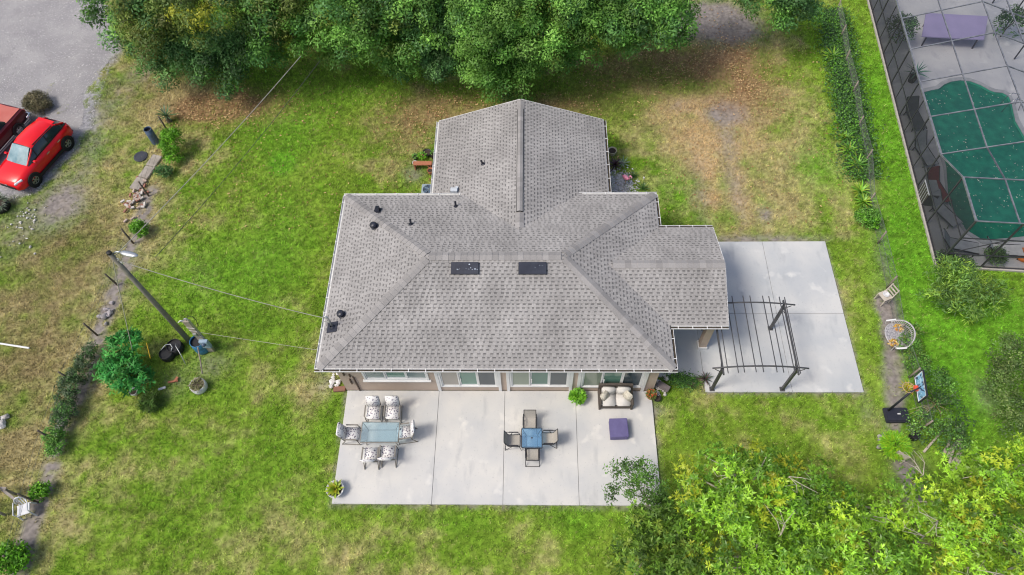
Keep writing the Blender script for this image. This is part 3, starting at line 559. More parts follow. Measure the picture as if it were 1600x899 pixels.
def clump_tree(name, label, base, lobes, cols, wts, leaf=(.15,.065), dens=1., cl=1.0, trunk_r=.16, group=None, rosette=0, bark=None, cat='tree', mat=None, limbs=7, bare_twigs=0, yellow=0., fillk=.85):
    """base: trunk foot; lobes: (x,y,z,rx,ry,rz) crown volumes in metres; leaves stand on many small clumps over those volumes"""
    t = thing(name, label, cat, base, 0, group); B = np.array(base); bark = bark or BARK
    Ps, Ds, Ns, Ls, Ws, Cs = [], [], [], [], [], []; tips = []
    for (x, y, z, rx, ry, rz) in lobes:
        c = np.array((x, y, z)); R = np.array((rx, ry, rz)); area = 4*math.pi*((rx*ry)**1.6/3+(rx*rz)**1.6/3+(ry*rz)**1.6/3)**(1/1.6)
        k = max(6, int(area/(cl*cl)*fillk)); d = unit(k); d[:, 2] = np.where(d[:, 2] < -.35, -d[:, 2], d[:, 2])
        cc = c+d*R*RNG.uniform(.62, 1.02, (k, 1)); tips += list(cc[:8])
        for j in range(k):
            rc = cl*RNG.uniform(.38, .72); ctone = RNG.uniform(.5, 1.5); ccol = tintmix(1, cols, wts)[0]; yel = RNG.random() < yellow
            n = int(dens*rc*rc*4*math.pi/(leaf[0]*leaf[1])*.55)
            if rosette: n = max(3, n//rosette)
            u = unit(n); u[:, 2] += .35; u = norm(u); p = cc[j]+u*rc*RNG.uniform(.45, 1.1, (n, 1))*np.array((1, 1, .75))
            if rosette:
                p = np.repeat(p, rosette, 0); ax = np.repeat(norm(u+.5*d[j]+np.array((0, 0, .5))+.3*unit(n)), rosette, 0); n = len(p)
                D = norm(ax*RNG.uniform(-.1, .8, (n, 1))+np.cross(ax, unit(n))); Nn = ax
            else: Nn = norm(u*1.1+np.array((0, 0, .35))+.35*unit(n)); D = norm(np.cross(Nn, unit(n))+.25*u)
            mixin = tintmix(n, cols, wts); C = (ccol*.75+mixin*.25)*ctone*RNG.uniform(.72, 1.3, (n, 1))
            if yel: C = C*.35+np.array((.58,.60,.04))*.6*RNG.uniform(.8, 1.2, (n, 1))
            Ps.append(p); Ds.append(D); Ns.append(Nn); Ls.append(leaf[0]*RNG.uniform(.7, 1.35, n)); Ws.append(leaf[1]*.5*RNG.uniform(.7, 1.3, n)); Cs.append(C)
    P = np.concatenate(Ps)-B; zmin = .03-B[2]; P[:, 2] = np.maximum(P[:, 2], zmin)
    V, F, C = leaves(P, np.concatenate(Ds), np.concatenate(Ns), np.concatenate(Ls), np.concatenate(Ws), np.concatenate(Cs))
    npmesh('crown', V, F, C, mat or LEAF, t)
    if trunk_r:
        mz = min(l[2]-l[5]*.4 for l in lobes); hx = np.mean([l[0] for l in lobes]); hy = np.mean([l[1] for l in lobes]); f = e((0,0,-.05)); fork = e(((hx-B[0])*.35, (hy-B[1])*.35, max(.4, mz-B[2])))
        MB().tube([f, fork*.5+e((.05,.03,0)), fork], [trunk_r*1.35, trunk_r*1.05, trunk_r*.9], 9).build('trunk', bark, t, smooth=True)
        rt = random.Random(len(name)+int(abs(base[0])*10)); rt.shuffle(tips)
        for q in tips[:limbs]:
            q = e(tuple(q-B)); mid = fork.lerp(q, .5)+e((rt.uniform(-.2,.2), rt.uniform(-.2,.2), rt.uniform(0,.3)))
            MB().tube([fork-e((0,0,.1)), mid, q], [trunk_r*.55, trunk_r*.32, trunk_r*.1], 6).build('limb', bark, t, smooth=True)
        for i in range(bare_twigs):        # leafless grey branches poking out of the crown
            l = lobes[rt.randrange(len(lobes))]; a = rt.uniform(0, 6.28); p = e((l[0]+l[3]*.8*math.cos(a), l[1]+l[4]*.8*math.sin(a), l[2]+l[5]*.75))-e(tuple(B)); tw = MB()
            for k in range(3):
                a2 = a+rt.uniform(-.9,.9); ln = rt.uniform(.5,1.); p1 = p+e((math.cos(a2)*ln*.5, math.sin(a2)*ln*.5, .12)); p2 = p+e((math.cos(a2+rt.uniform(-.5,.5))*ln, math.sin(a2)*ln, .1))
                p3 = p2+e((rt.uniform(-.3,.3), rt.uniform(-.3,.3), .12)); p4 = p1+e((rt.uniform(-.45,.45), rt.uniform(-.45,.45), .1)); tw.tube([p-e((0,0,.3)), p+e((0,0,.02*k)), p1, p2, p3], [.018,.016,.012,.009,.004], 5); tw.tube([p1, p1.lerp(p4,.5)+e((0,0,.05)), p4], [.010,.007,.003], 4)
            tw.build('bare_branch', PALEBARK, t, smooth=True)
    return t
def lob(px, py, z, r, rz=None, ry=None): c = un(px, py, z); return (c.x, c.y, z, r, ry or r, rz or r*.8)
OAK = [(.125,.31,.05),(.18,.39,.065),(.245,.47,.09),(.09,.22,.045)]; OLIVE = [(.21,.27,.05),(.165,.235,.045),(.27,.31,.075),(.10,.16,.045)]
DARK = [(.08,.21,.06),(.115,.265,.075),(.17,.33,.10),(.065,.155,.05)]
GT = 'row of oaks behind the house'
clump_tree('oak_tree', 'olive green oak overhanging the edge of the gravel drive', tuple(un(300,45,0)+e((0,0,0)))[:2]+(0,), [lob(265,25,4.6,2.3,2.2), lob(335,20,5.2,2.4,2.3), lob(235,50,2.6,1.6,1.6)], OLIVE+DARK[:2], [3,3,2,2,2,2], group=GT, yellow=.06)
clump_tree('oak_tree', 'low dark green oak above the brown leaf litter by the fence', tuple(un(320,90,0))[:2]+(0,), [lob(300,95,1.9,1.9,1.6), lob(350,105,1.7,1.8,1.5), lob(250,85,1.9,1.4,1.4), lob(395,85,2.2,1.5,1.6)], DARK+OAK[:1], [3,3,2,2,1], group=GT)
clump_tree('oak_tree', 'yellowish oak beside the end of the pale overhead cable', tuple(un(440,25,0))[:2]+(0,), [lob(440,28,4.2,1.9,2.1), lob(415,5,5.0,1.7,1.8), lob(450,62,2.0,1.2,1.2), lob(480,45,2.6,1.,1.1)], OLIVE, [3,3,1,2], group=GT, yellow=.04)
clump_tree('oak_tree', 'broad oak with grey green crown above the dark green lawn', tuple(un(570,20,0))[:2]+(0,), [lob(555,30,4.3,2.2,2.3), lob(620,45,3.6,1.9,2.), lob(520,25,3.2,1.4,1.6), lob(590,82,2.0,1.3,1.3), lob(545,78,2.0,1.2,1.3), lob(630,85,2.0,1.2,1.3)], OAK+OLIVE[:2], [2,3,3,1,1,1], group=GT)
clump_tree('oak_tree', 'shadowed dark oak between two lighter crowns', tuple(un(680,40,0))[:2]+(0,), [lob(680,35,3.7,2.,2.1), lob(660,92,1.6,1.5,1.4), lob(705,100,1.7,1.4,1.4)], DARK, [3,3,2,2], group=GT)
clump_tree('oak_tree', 'bright green oak reaching toward the ridge of the shingled wing', tuple(un(790,60,0))[:2]+(0,), [lob(780,30,4.9,2.2,2.3), lob(765,85,3.2,1.7,1.8), lob(795,128,1.6,1.25,1.3), lob(755,45,4.5,1.6,1.7), lob(755,110,1.9,1.2,1.3)], OAK, [2,3,3,1], group=GT)
clump_tree('oak_tree', 'oak with rounded crown left of the small dead branches', tuple(un(860,40,0))[:2]+(0,), [lob(850,25,4.8,2.1,2.2), lob(865,70,3.4,1.6,1.7), lob(838,110,2.0,1.3,1.4), lob(865,95,1.9,1.1,1.2)], OAK+OLIVE[:1], [2,3,3,1,1], group=GT, bare_twigs=1)
clump_tree('oak_tree', 'oak with a bright knob of leaves next to the bare grey soil', tuple(un(970,20,0))[:2]+(0,), [lob(940,15,4.5,1.9,2.), lob(990,22,4.2,1.6,1.6), lob(975,74,1.6,1.1,1.2), lob(925,66,2.4,1.3,1.4)], OAK, [2,3,3,1], group=GT)
clump_tree('oak_tree', 'oak rooted between the bare soil and the right hand fence', tuple(un(1225,-15,0))[:2]+(0,), [lob(1225,2,3.2,1.5,1.5), lob(1195,-5,3.4,1.4,1.4), lob(1250,25,2.0,1.,1.), lob(1090,-12,4.,1.5,1.5)], DARK+OAK[:2], [2,3,2,1,2,2], group=GT)
SECOND = ['tall oak behind the olive oak by the gravel drive', 'tall oak behind the yellowish oak near the pale cable', 'tall oak behind the left edge of the broad grey green crown', 'tall oak behind the broad grey green crown', 'tall oak behind the shadowed dark oak', 'tall oak behind the crown with dead branches', 'tall oak next to the bare grey soil at the back']
for k, (px, zz) in enumerate(((180,5),(400,6),(520,6.3),(640,6),(730,6.2),(905,6),(1010,5.6))):   # the crowns behind, cut by the frame edge
    c = un(px, -30, zz); clump_tree('oak_tree', SECOND[k], (c.x, c.y+4.2, 0), [(c.x, c.y, zz-1, 2.3, 2.3, 2.3), (c.x+.8, c.y-1.2, zz-2.2, 1.8, 1.5, 1.8)], OAK+DARK[:2], [2,3,2,1,2,2], leaf=(.17,.07), group='second row of oaks')

# ---- yellow green long-leaved trees at the corner of the lawn
MG = [(.25,.50,.035),(.33,.58,.045),(.12,.28,.03),(.44,.62,.045)]; GS = 'long leaved trees at the lawn corner'
def mango(label, base, lobes, w=(3,3,3,1), **k): clump_tree('mango_tree', label, tuple(un(*base, 0))[:2]+(0,), [(l[0], l[1], l[2], l[3]*.86, l[4]*.86, l[5]*.95) for l in lobes], MG, w, leaf=(.145,.044), rosette=9, dens=.95, cl=.80, fillk=.72, trunk_r=.12, group=GS, bark=PALEBARK, mat=LEAFD, **k)
clump_tree('mango_tree', 'dark small leaved branch hanging over the patio corner', tuple(un(1010,800))[:2]+(0,), [lob(972,733,2.7,.62,.35,.38), lob(1003,738,2.7,.6,.4,.5), lob(1008,765,2.4,.7,.5,.6), lob(980,765,2.4,.35,.3), lob(955,772,2.3,.28,.2), lob(1025,790,2.,.6,.6)], [(.11,.24,.04),(.14,.29,.045),(.08,.16,.04)], [3,2,2], leaf=(.10,.045), dens=.55, cl=.34, trunk_r=.05, group=GS, bark=PALEBARK)
clump_tree('mango_tree', 'dark olive long leaved tree beside the south edge of the patio', tuple(un(1010,850))[:2]+(0,), [lob(1030,838,1.8,1.3,1.1), lob(1000,885,2.,1.3,1.2), lob(1070,890,2.2,1.2,1.2)], [(.14,.28,.035),(.20,.35,.045),(.10,.20,.03),(.27,.37,.05)], [3,2,3,1], leaf=(.17,.05), rosette=8, dens=.85, cl=.6, trunk_r=.08, group=GS, bark=PALEBARK)
mango('tall long leaved tree with yellow tips close to the patio corner', (1140,800), [lob(1120,752,3.6,1.4,1.1), lob(1180,745,3.4,1.3,1.1), lob(1150,795,3.2,1.3,1.2), lob(1095,780,2.8,.9,.9)], yellow=.14, bare_twigs=2)
mango('long leaved tree with dark green underside facing the lawn', (1250,800), [lob(1255,765,2.9,1.3,1.), lob(1290,800,2.6,1.1,1.), lob(1230,810,2.9,1.2,1.1)], (2,2,4,0), yellow=.03, bare_twigs=1)
mango('fresh green long leaved tree below the planter chair', (1355,810), [lob(1352,792,2.5,1.05,.9), lob(1385,820,2.4,.9,.8)], (2,4,1,1), yellow=.05)
mango('sprawling long leaved tree with many bare pale twigs', (1470,830), [lob(1440,790,3.1,1.2,1.), lob(1490,815,3.4,1.4,1.1), lob(1540,800,3.,1.1,1.), lob(1470,850,3.,1.3,1.1)], (3,3,2,2), yellow=.26, bare_twigs=5)
mango('long leaved tree filling the very corner of the garden', (1590,860), [lob(1570,870,3.4,1.5,1.2), lob(1610,830,3.2,1.3,1.1), lob(1520,895,3.2,1.3,1.1), lob(1640,890,3.,1.3,1.2)], (3,3,2,1), yellow=.08, bare_twigs=3)
mango('tall rounded long leaved tree rising nearest the drone', (1340,890), [lob(1340,872,3.9,1.6,1.3), lob(1285,895,3.6,1.4,1.2), lob(1390,905,3.5,1.4,1.2)], (3,3,2,1), yellow=.05, bare_twigs=1)
mango('shaded long leaved tree between two taller crowns', (1190,890), [lob(1170,860,3.2,1.3,1.1), lob(1220,885,3.1,1.2,1.1), lob(1130,905,3.1,1.2,1.1), lob(1100,860,2.4,.9,.9)], (3,3,3,0), yellow=.06, bare_twigs=2)
mango('long leaved tree beside the log pile with a rust tinted tip', (1560,750), [lob(1545,745,2.5,1.2,1.), lob(1590,735,2.4,1.2,1.), lob(1510,745,2.2,.9,.8)], (3,3,2,1), yellow=.08, bare_twigs=1)

# ---- shrubs and small plants
def shrub(label, px, py, r, h, cols, leaf=(.10,.045), dens=.9, cat='shrub', group=None, name='shrub', lobes=None, rosette=0, base=None):
    c = un(px, py, h*.5); b = base or c; L = lobes or [(c.x, c.y, h*.52, r, r*.9, h*.5), (c.x+r*.4, c.y-r*.35, h*.35, r*.6, r*.55, h*.36), (c.x-r*.4, c.y+r*.2, h*.38, r*.6, r*.6, h*.36)]
    return clump_tree(name, label, (b.x, b.y, 0), L, cols, [1]*len(cols), leaf=leaf, dens=dens, cl=max(.22, r*.42), trunk_r=.025, group=group, cat=cat, limbs=5, rosette=rosette, fillk=1.35)
BRIGHT = [(.15,.40,.02),(.21,.47,.035),(.10,.28,.02)]; DEEP = [(.06,.15,.04),(.085,.19,.05),(.06,.115,.05),(.17,.22,.13)]
shrub('bright glossy shrub growing behind the slate blue barrel', 268, 222, .62, 1.3, BRIGHT, lobes=[(lambda c: (c.x, c.y, .75, .55, .75, .6))(un(268,222,.75)), (lambda c: (c.x, c.y, .4, .45, .45, .4))(un(270,245,.4))])
shrub('leggy weedy shrub beside the concrete slab by the fence', 255, 268, .4, .6, DARK, dens=.5)
shrub('small bright bush between the rubble and the utility pole', 217, 358, .42, .8, BRIGHT)
shrub('big dark emerald shrub beside the black tubs', 208, 575, .95, 1.6, [(.04,.26,.05),(.07,.34,.06),(.11,.40,.08)], leaf=(.19,.05), dens=.8, rosette=6, lobes=[lob(198,543,.9,.75,.7), lob(195,585,.8,.85,.7), lob(222,594,.6,.45,.5), lob(178,578,.7,.55,.6)], base=un(210,590))
shrub('spiky low plant in front of the emerald shrub', 235, 628, .38, .5, [(.08,.17,.03),(.12,.20,.04)], leaf=(.24,.03), dens=.7, rosette=7)
shrub('dark straggly hedge clump on the fence line near the leaning post', 118, 590, .6, .9, DEEP, dens=.6, leaf=(.08,.035), lobes=[lob(142,548,.3,.3,.3), lob(134,565,.4,.4,.4), lob(124,585,.45,.45,.45), lob(112,603,.45,.5,.45), lob(104,622,.4,.45,.4)])
shrub('scrubby hedge clump lower down the same fence line', 100, 650, .5, .8, DEEP+OAK[:1], dens=.6, leaf=(.08,.035), lobes=[lob(104,640,.4,.45,.42), lob(96,656,.35,.4,.4)])
shrub('green fence bush beside the pale stones', 87, 692, .35, .7, OAK, dens=.8, lobes=[lob(84,682,.4,.35,.4), lob(86,700,.3,.35,.35)])
shrub('small lime bush behind the white plastic chair', 63, 768, .32, .6, BRIGHT, leaf=(.12,.06))
shrub('lime green bush at the lower end of the dirt strip', 17, 872, .62, .9, BRIGHT, leaf=(.14,.07))
shrub('dry grey green weed mound between the two red cars', 58, 160, .75, .7, [(.20,.19,.10),(.14,.14,.07),(.25,.22,.13)], leaf=(.13,.02), dens=.8)
shrub('bushy green shrub leaning on the right hand fence', 1357, 342, .58, .85, BRIGHT[::2]+OAK, leaf=(.12,.05))
shrub('feathery pale green bush outside the pool cage', 1500, 455, 1.2, 1.5, [(.18,.34,.09),(.24,.42,.07),(.30,.46,.05),(.13,.26,.08)], leaf=(.22,.035), dens=.42, lobes=[lob(1490,440,.9,1.,.7), lob(1535,460,.9,.9,.7), lob(1510,480,.7,.8,.6), lob(1470,462,.7,.7,.6)])
shrub('dense dark shrub at the edge of the vivid grass', 1570, 585, 1.2, 1.4, [(.17,.27,.07),(.12,.21,.06),(.24,.32,.10),(.10,.16,.055)], dens=.32, lobes=[lob(1575,550,.7,.8,.6), lob(1592,590,.8,.8,.7), lob(1560,610,.6,.7,.55), lob(1585,640,.7,.8,.6), lob(1600,675,.6,.8,.6), lob(1555,575,.5,.5,.4)])
shrub('tangled dark creeper bush beside the basketball hoop', 1470, 620, 1., .8, DEEP+OAK[:3], dens=.3, leaf=(.09,.05), lobes=[lob(1462,605,.35,.9,.4), lob(1480,650,.35,.9,.4), lob(1440,665,.3,.7,.35), lob(1490,690,.3,.8,.35)])
shrub('leggy vine tumbling off the fence below the wicker seat', 1425, 555, .6, .6, OAK+OLIVE[:1], dens=.45, lobes=[lob(1420,540,.4,.5,.4), lob(1432,565,.4,.5,.4), lob(1425,520,.4,.4,.4)])
for px, py, lb in ((1480,395,'pale weed rooted at the corner of the pool cage'), (1505,405,'weed with thin leaves along the pool cage foot'), (1555,392,'tall weed against the screen beside the orange float')):
    shrub(lb, px, py+8, .42, .8, [(.12,.24,.08),(.17,.28,.10)], leaf=(.14,.04), dens=.45)
# dark creeper bed under the right-hand fence: countless leaves
n = 24000; t_ = RNG.random(n)*5.4; seg = np.array(RFENCE[:8]); k = np.minimum(t_.astype(int), 6); fr_ = (t_-k)[:, None]; cxy = seg[k]*(1-fr_)+seg[k+1]*fr_
P = np.zeros((n, 3)); P[:, :2] = cxy+np.stack([RNG.normal(-.2,.42,n), RNG.normal(0,.2,n)], 1); P[:, 2] = np.abs(RNG.normal(.12,.13,n))
V, F, C = leaves(P, unit(n)*np.array((1,1,.4)), norm(unit(n)*.6+np.array((0,0,1))), RNG.uniform(.07,.17,n), RNG.uniform(.018,.045,n), tintmix(n, DEEP[:3]+OAK[:2]+BRIGHT[:1], [3,3,3,2,2,1])*RNG.uniform(.6,1.5,(n,1)))
tag(npmesh('ground_creeper', V, F, C, LEAF), 'dark leafy creeper covering the foot of the right hand fence', 'creeper', None, 'stuff')
# creeper at the house corner by the side patio
n = 1500; a = un(1045,592); b = un(1085,598); u = RNG.random((n,1)); P = np.array(a)*(1-u)+np.array(b)*u; P[:, :2] += RNG.normal(0,.16,(n,2)); P[:, 2] = np.abs(RNG.normal(.08,.06,n))
V, F, C = leaves(P, unit(n)*np.array((1,1,.4)), norm(unit(n)*.5+np.array((0,0,1))), RNG.uniform(.05,.11,n), RNG.uniform(.015,.03,n), tintmix(n, DEEP[:2]+OAK[:2], [2,2,1,1]))
tag(npmesh('ground_creeper', V, F, C, LEAF), 'low dark ivy along the side patio edge by the house corner', 'creeper', None, 'stuff')

def rosette_plant(name, label, cat, loc, n, L, wd, cols, h=.1, up=.6, group=None, mat=None):
    """strap leaves arching from one heart; every leaf is a part"""
    t = thing(name, label, cat, loc, random.uniform(0, 6), group)
    for i in range(n):
        ring = i/n; el = up*(1-ring)*1.2+.18; ln = L*random.uniform(.75, 1.1)*(1-.25*(1-ring)); a = i*2.399
        c = tuple(v*random.uniform(.8, 1.25) for v in cols[random.randrange(len(cols))]); b = MB(); b.cur = c; V = []
        for s in range(6):
            q = s/5; r_ = ln*q*math.cos(el-.5*q*q); z = h+ln*math.sin(el)*(q-.62*q*q*(1.05-.6*el)); w2 = wd*(.55+1.2*q-1.72*q*q)
            V += [(r_, -w2, max(.01, z)+w2*.35), (r_, 0, max(.01, z)), (r_, w2, max(.01, z)+w2*.35)]
        b.add(V, [(s*3+k, s*3+3+k, s*3+4+k, s*3+1+k) for s in range(5) for k in range(2)])
        o = b.build('leaf', mat or LEAFD, t, smooth=True); o.rotation_euler = (0, 0, a)
    return t
SPOT = [(1300,92,1.05),(1325,238,.95),(1337,262,1.05),(1343,302,.95),(1320,218,.85),(1347,318,.85)]
lb = ['lime strap leaved plant among the dark creeper on the fence', 'green strap leaved clump against a grey fence post', 'broad strap leaved clump next in line along the fence', 'yellowish strap leaved plant before the bushy shrub', 'dark strap leaved plant where the creeper thins out', 'small strap leaved plant touching the bushy shrub']
for (px, py, s), l in zip(SPOT, lb): rosette_plant('strap_leaf_plant', l, 'plant', un(px, py), 34, .62*s/.8, .055, [(.22,.42,.04),(.32,.50,.06),(.12,.28,.04)], .06, .95)
rosette_plant('cordyline', 'dark reddish spiky plant at the pergola post foot', 'plant', un(1101,594), 18, .45, .035, [(.09,.07,.06),(.14,.10,.08),(.07,.09,.05)], .1, 1.)
rosette_plant('cordyline', 'low maroon plant beside the ivy at the side patio edge', 'plant', un(1080,603), 12, .26, .03, [(.12,.07,.06),(.09,.08,.05)], .05, .8)
rosette_plant('agave', 'pale variegated spiky plant in the pebble bed', 'plant', un(973,258), 18, .5, .03, [(.30,.38,.28),(.20,.30,.20)], .08, .8)
rosette_plant('cordyline', 'dark purple cordyline under the wing gutter', 'plant', un(960,262), 20, .55, .05, [(.05,.03,.04),(.08,.05,.05)], .15, 1.)
rosette_plant('agave', 'dark green grassy clump at the end of the pebble bed', 'plant', un(1004,296), 26, .5, .02, [(.05,.13,.03),(.09,.19,.04)], .05, 1.)
rosette_plant('agave', 'dark green tuft above the pink garden flamingo', 'plant', un(989,277), 24, .45, .02, [(.04,.10,.03),(.06,.13,.03)], .05, 1.)
tp = rosette_plant('sago_palm', 'palm like plant with stiff fronds above the blue barrel', 'plant', un(265,190), 24, .8, .035, [(.06,.15,.06),(.10,.18,.08),(.05,.10,.04)], .4, .9)
MB().tube([(0,0,-.02),(0,0,.42)], [.13,.1], 10).build('trunk', BARK, tp)
# ================================================================== PATIO FURNITURE
def dotmat(name, base, dots, scale=26., th=.33):
    m, nt, b = newmat(name); N = nt.nodes.new; L = nt.links.new; tc = N('ShaderNodeTexCoord'); vo = N('ShaderNodeTexVoronoi'); vo.inputs['Scale'].default_value = scale
    L(tc.outputs['Object'], vo.inputs['Vector']); rp = N('ShaderNodeValToRGB'); rp.color_ramp.elements[0].position = th; rp.color_ramp.elements[0].color = (0,0,0,1); rp.color_ramp.elements[1].position = th+.08
    L(vo.outputs['Distance'], rp.inputs[0]); nz = N('ShaderNodeTexNoise'); nz.inputs['Scale'].default_value = 9; L(tc.outputs['Object'], nz.inputs['Vector'])
    c2 = N('ShaderNodeValToRGB'); c2.color_ramp.elements[0].position = .42; c2.color_ramp.elements[0].color = (*dots[0], 1); c2.color_ramp.elements[1].position = .58; c2.color_ramp.elements[1].color = (*dots[1], 1); L(nz.outputs[0], c2.inputs[0])
    mx = N('ShaderNodeMix'); mx.data_type = 'RGBA'; L(rp.outputs[0], mx.inputs[0]); L(c2.outputs[0], mx.inputs[6]); mx.inputs[7].default_value = (*base, 1); L(mx.outputs[2], b.inputs['Base Color']); b.inputs['Roughness'].default_value = .9
    MAT[name] = m; return m
FLORAL = dotmat('floral_cushion', (.74,.73,.72), ((.10,.09,.15),(.36,.31,.36)), 13, .30)
TAUPE = pm('taupe_metal', (.26,.24,.21), None, 9, .45, .3); DKM = pm('dark_metal', (.045,.045,.05), (.065,.065,.07), 9, .4, .5); SLING = pm('sling_mesh', (.42,.39,.35), (.36,.34,.30), 30, .9)
PZ = .045
def soft(b, c, d, name, mat, parent, M=None, bev=.03): b.box(c, d, M=M); return b.build(name, mat, parent, smooth=True, bevel=bev)
def rotx(a): return Matrix.Rotation(a, 3, 'X')
def padded_chair(label, px, py, rz, group):
    """faces local -y"""
    p = un(px, py, .45); t = thing('padded_chair', label, 'chair', (p.x, p.y, PZ), rz, group); t.scale = (1.12, 1.1, 1.08)
    for s in (-1, 1):
        MB().tube([(s*.27,-.27,.015),(s*.27,-.25,.40),(s*.275,-.2,.60),(s*.275,.16,.60)], .017, 6).build('arm_frame', TAUPE, t, smooth=True)
        MB().bar((s*.275,-.24,.615), (s*.275,.2,.615), .05, .02).build('armrest', TAUPE, t, bevel=.006)
        MB().tube([(s*.25,.40,.015),(s*.25,.22,.36),(s*.25,.26,.5),(s*.23,.40,.95)], .017, 6).build('back_leg', TAUPE, t, smooth=True)
        MB().bar((s*.27,-.27,.03), (s*.25,.40,.03), .02).build('runner', TAUPE, t)
    MB().bar((-.25,-.24,.36), (.25,-.24,.36), .03).bar((-.25,.22,.36), (.25,.22,.36), .03).build('seat_rail', TAUPE, t)
    soft(MB(), (0,-.01,.44), (.49,.52,.11), 'seat_cushion', FLORAL, t); soft(MB(), (0,.31,.74), (.48,.10,.58), 'back_cushion', FLORAL, t, M=rotx(-.28))
    return t
G1 = 'padded chairs around the long glass table'; R_ = math.pi
padded_chair('floral cushioned chair with its back to the house window, nearest the lawn', 584, 645, 0, G1)
padded_chair('floral cushioned chair with its back to the wall, nearer the sliding doors', 614, 645, 0, G1)
padded_chair('floral cushioned chair at the lawn end of the long glass table', 550, 679, R_/2, G1)
padded_chair('floral cushioned chair at the table end facing the open patio', 633, 677, -R_/2+.12, G1)
padded_chair('floral cushioned chair facing the house, beside the one tucked closer', 580, 712, R_, G1)
padded_chair('floral cushioned chair facing the house, pushed slightly under the long glass table', 607, 709, R_, G1)
TG = glassmat('table_glass', (.50,.60,.64), .2, .05); BG = glassmat('blue_glass', (.28,.46,.62), .25, .05)
def table(name, label, px, py, w, d, frame, glass, legs, slats=0):
    p = un(px, py, .72); t = thing(name, label, 'table', (p.x, p.y, PZ)); h = .72; tb = MB()
    for s in (-1, 1): tb.bar((-w/2, s*d/2, h-.02), (w/2, s*d/2, h-.02), .032).bar((s*w/2, -d/2+.016, h-.02), (s*w/2, d/2-.016, h-.02), .032)
    tb.build('rim', frame, t); MB().box((0,0,h), (w-.03, d-.03, .01)).build('glass_top', glass, t)
    for sx in (-1, 1):
        for sy in (-1, 1): MB().tube([(sx*(w/2-.03), sy*(d/2-.03), h-.04), (sx*(w/2-.18), sy*(d/2-.18), .38), (sx*(w/2-.12), sy*(d/2-.12), .01)], .017, 6).build('leg', frame, t, smooth=True)
    MB().tube([(-w/2+.18,-d/2+.18,.3),(w/2-.18,-d/2+.18,.3),(w/2-.18,d/2-.18,.3),(-w/2+.18,d/2-.18,.3),(-w/2+.18,-d/2+.18,.3)], .012, 5).build('brace', frame, t)
    return t
table('glass_table', 'long glass topped table amid floral chairs', 594, 676, 1.50, .84, TAUPE, TG, 4)
t = table('glass_table', 'small square blue glass table with dark frame', 831, 685, .80, .80, DKM, BG, 4); MB().lathe([(.035,.715),(.035,.73),(.02,.735)], 10, close=True).build('parasol_hole_cap', DKM, t)
def sling_chair(label, px, py, rz, group):
    p = un(px, py, .42); t = thing('sling_chair', label, 'chair', (p.x, p.y, PZ), rz, group); w = .24
    for s in (-1, 1):
        MB().tube([(s*w,-.24,.41),(s*w,.18,.39),(s*w,.24,.43),(s*w,.38,.88)], .016, 6).build('side_rail', DKM, t, smooth=True)
        MB().tube([(s*(w+.03),-.30,.012),(s*(w+.03),-.22,.40),(s*(w+.03),-.16,.60),(s*(w+.03),.2,.60),(s*(w+.02),.30,.66)], .014, 6).build('front_leg', DKM, t, smooth=True)
        MB().tube([(s*(w+.03),.36,.012),(s*(w+.03),.10,.40),(s*(w+.03),.06,.60)], .014, 6).build('back_leg', DKM, t, smooth=True)
        MB().bar((s*(w+.03),-.18,.612), (s*(w+.03),.2,.612), .045, .018).build('armrest', DKM, t, bevel=.005)
    MB().tube([(-w,.38,.88),(w,.38,.88)], .016, 6).build('top_rail', DKM, t); MB().tube([(-w,-.24,.41),(w,-.24,.41)], .014, 6).build('front_rail', DKM, t); MB().tube([(-w-.03,.36,.03),(w+.03,.36,.03)], .012, 6).build('foot_rail', DKM, t)
    V = [(s*w*.97, y, z) for y, z in ((-.24,.415),(0,.385),(.17,.395),(.23,.43),(.30,.64),(.375,.87)) for s in (-1, 1)]
    b = MB().add(V, [(i*2, i*2+1, i*2+3, i*2+2) for i in range(5)]); b.build('sling', SLING, t, smooth=True)
G2 = 'sling chairs around the small blue glass table'
sling_chair('beige sling chair with its back to the sliding doors', 828, 662, 0, G2); sling_chair('beige sling chair on the side of the long dining table', 803, 689, R_/2, G2)
sling_chair('beige sling chair on the side of the purple ottoman', 856, 686, -R_/2, G2); sling_chair('beige sling chair facing the house from the lawn side', 832, 711, R_, G2)
# loveseat
WICK = pm('dark_wicker', (.075,.06,.05), (.12,.10,.085), 40, .7, bump=.6, bscale=70); CREAM = pm('cream_cushion', (.62,.60,.57), (.57,.55,.52), 5, .95, bump=.1); STRIPE = pm('patterned_pillow', (.62,.59,.50), (.45,.42,.36), 22, .95, detail=1)
p = un(962, 622, .42); t = thing('loveseat', 'dark wicker loveseat with cream cushions in front of the sliding door', 'loveseat', (p.x, p.y, PZ)); w = .70
MB().box((0,-.02,.2), (2*w-.06,.66,.24)).build('base', WICK, t, bevel=.02)
for s in (-1, 1):
    MB().box((s*(w-.05),-.02,.33), (.10,.70,.50)).build('arm', WICK, t, bevel=.03)
    for y in (-.33, .3): MB().box((s*(w-.05), y, .045), (.08,.08,.09)).build('leg', WICK, t)
V = []; n = 9
for i in range(n):
    x = -w+2*w*i/(n-1); z = .80+.08*math.cos(x/w*1.5); V += [(x,.30,.1),(x,.40,.1),(x,.36,z),(x,.45,z)]
MB().add(V, [f for i in range(n-1) for f in ((i*4,i*4+4,i*4+6,i*4+2),(i*4+1,i*4+3,i*4+7,i*4+5),(i*4+2,i*4+6,i*4+7,i*4+3))]+[(0,2,3,1),(n*4-4,n*4-3,n*4-1,n*4-2)]).build('backrest', WICK, t)
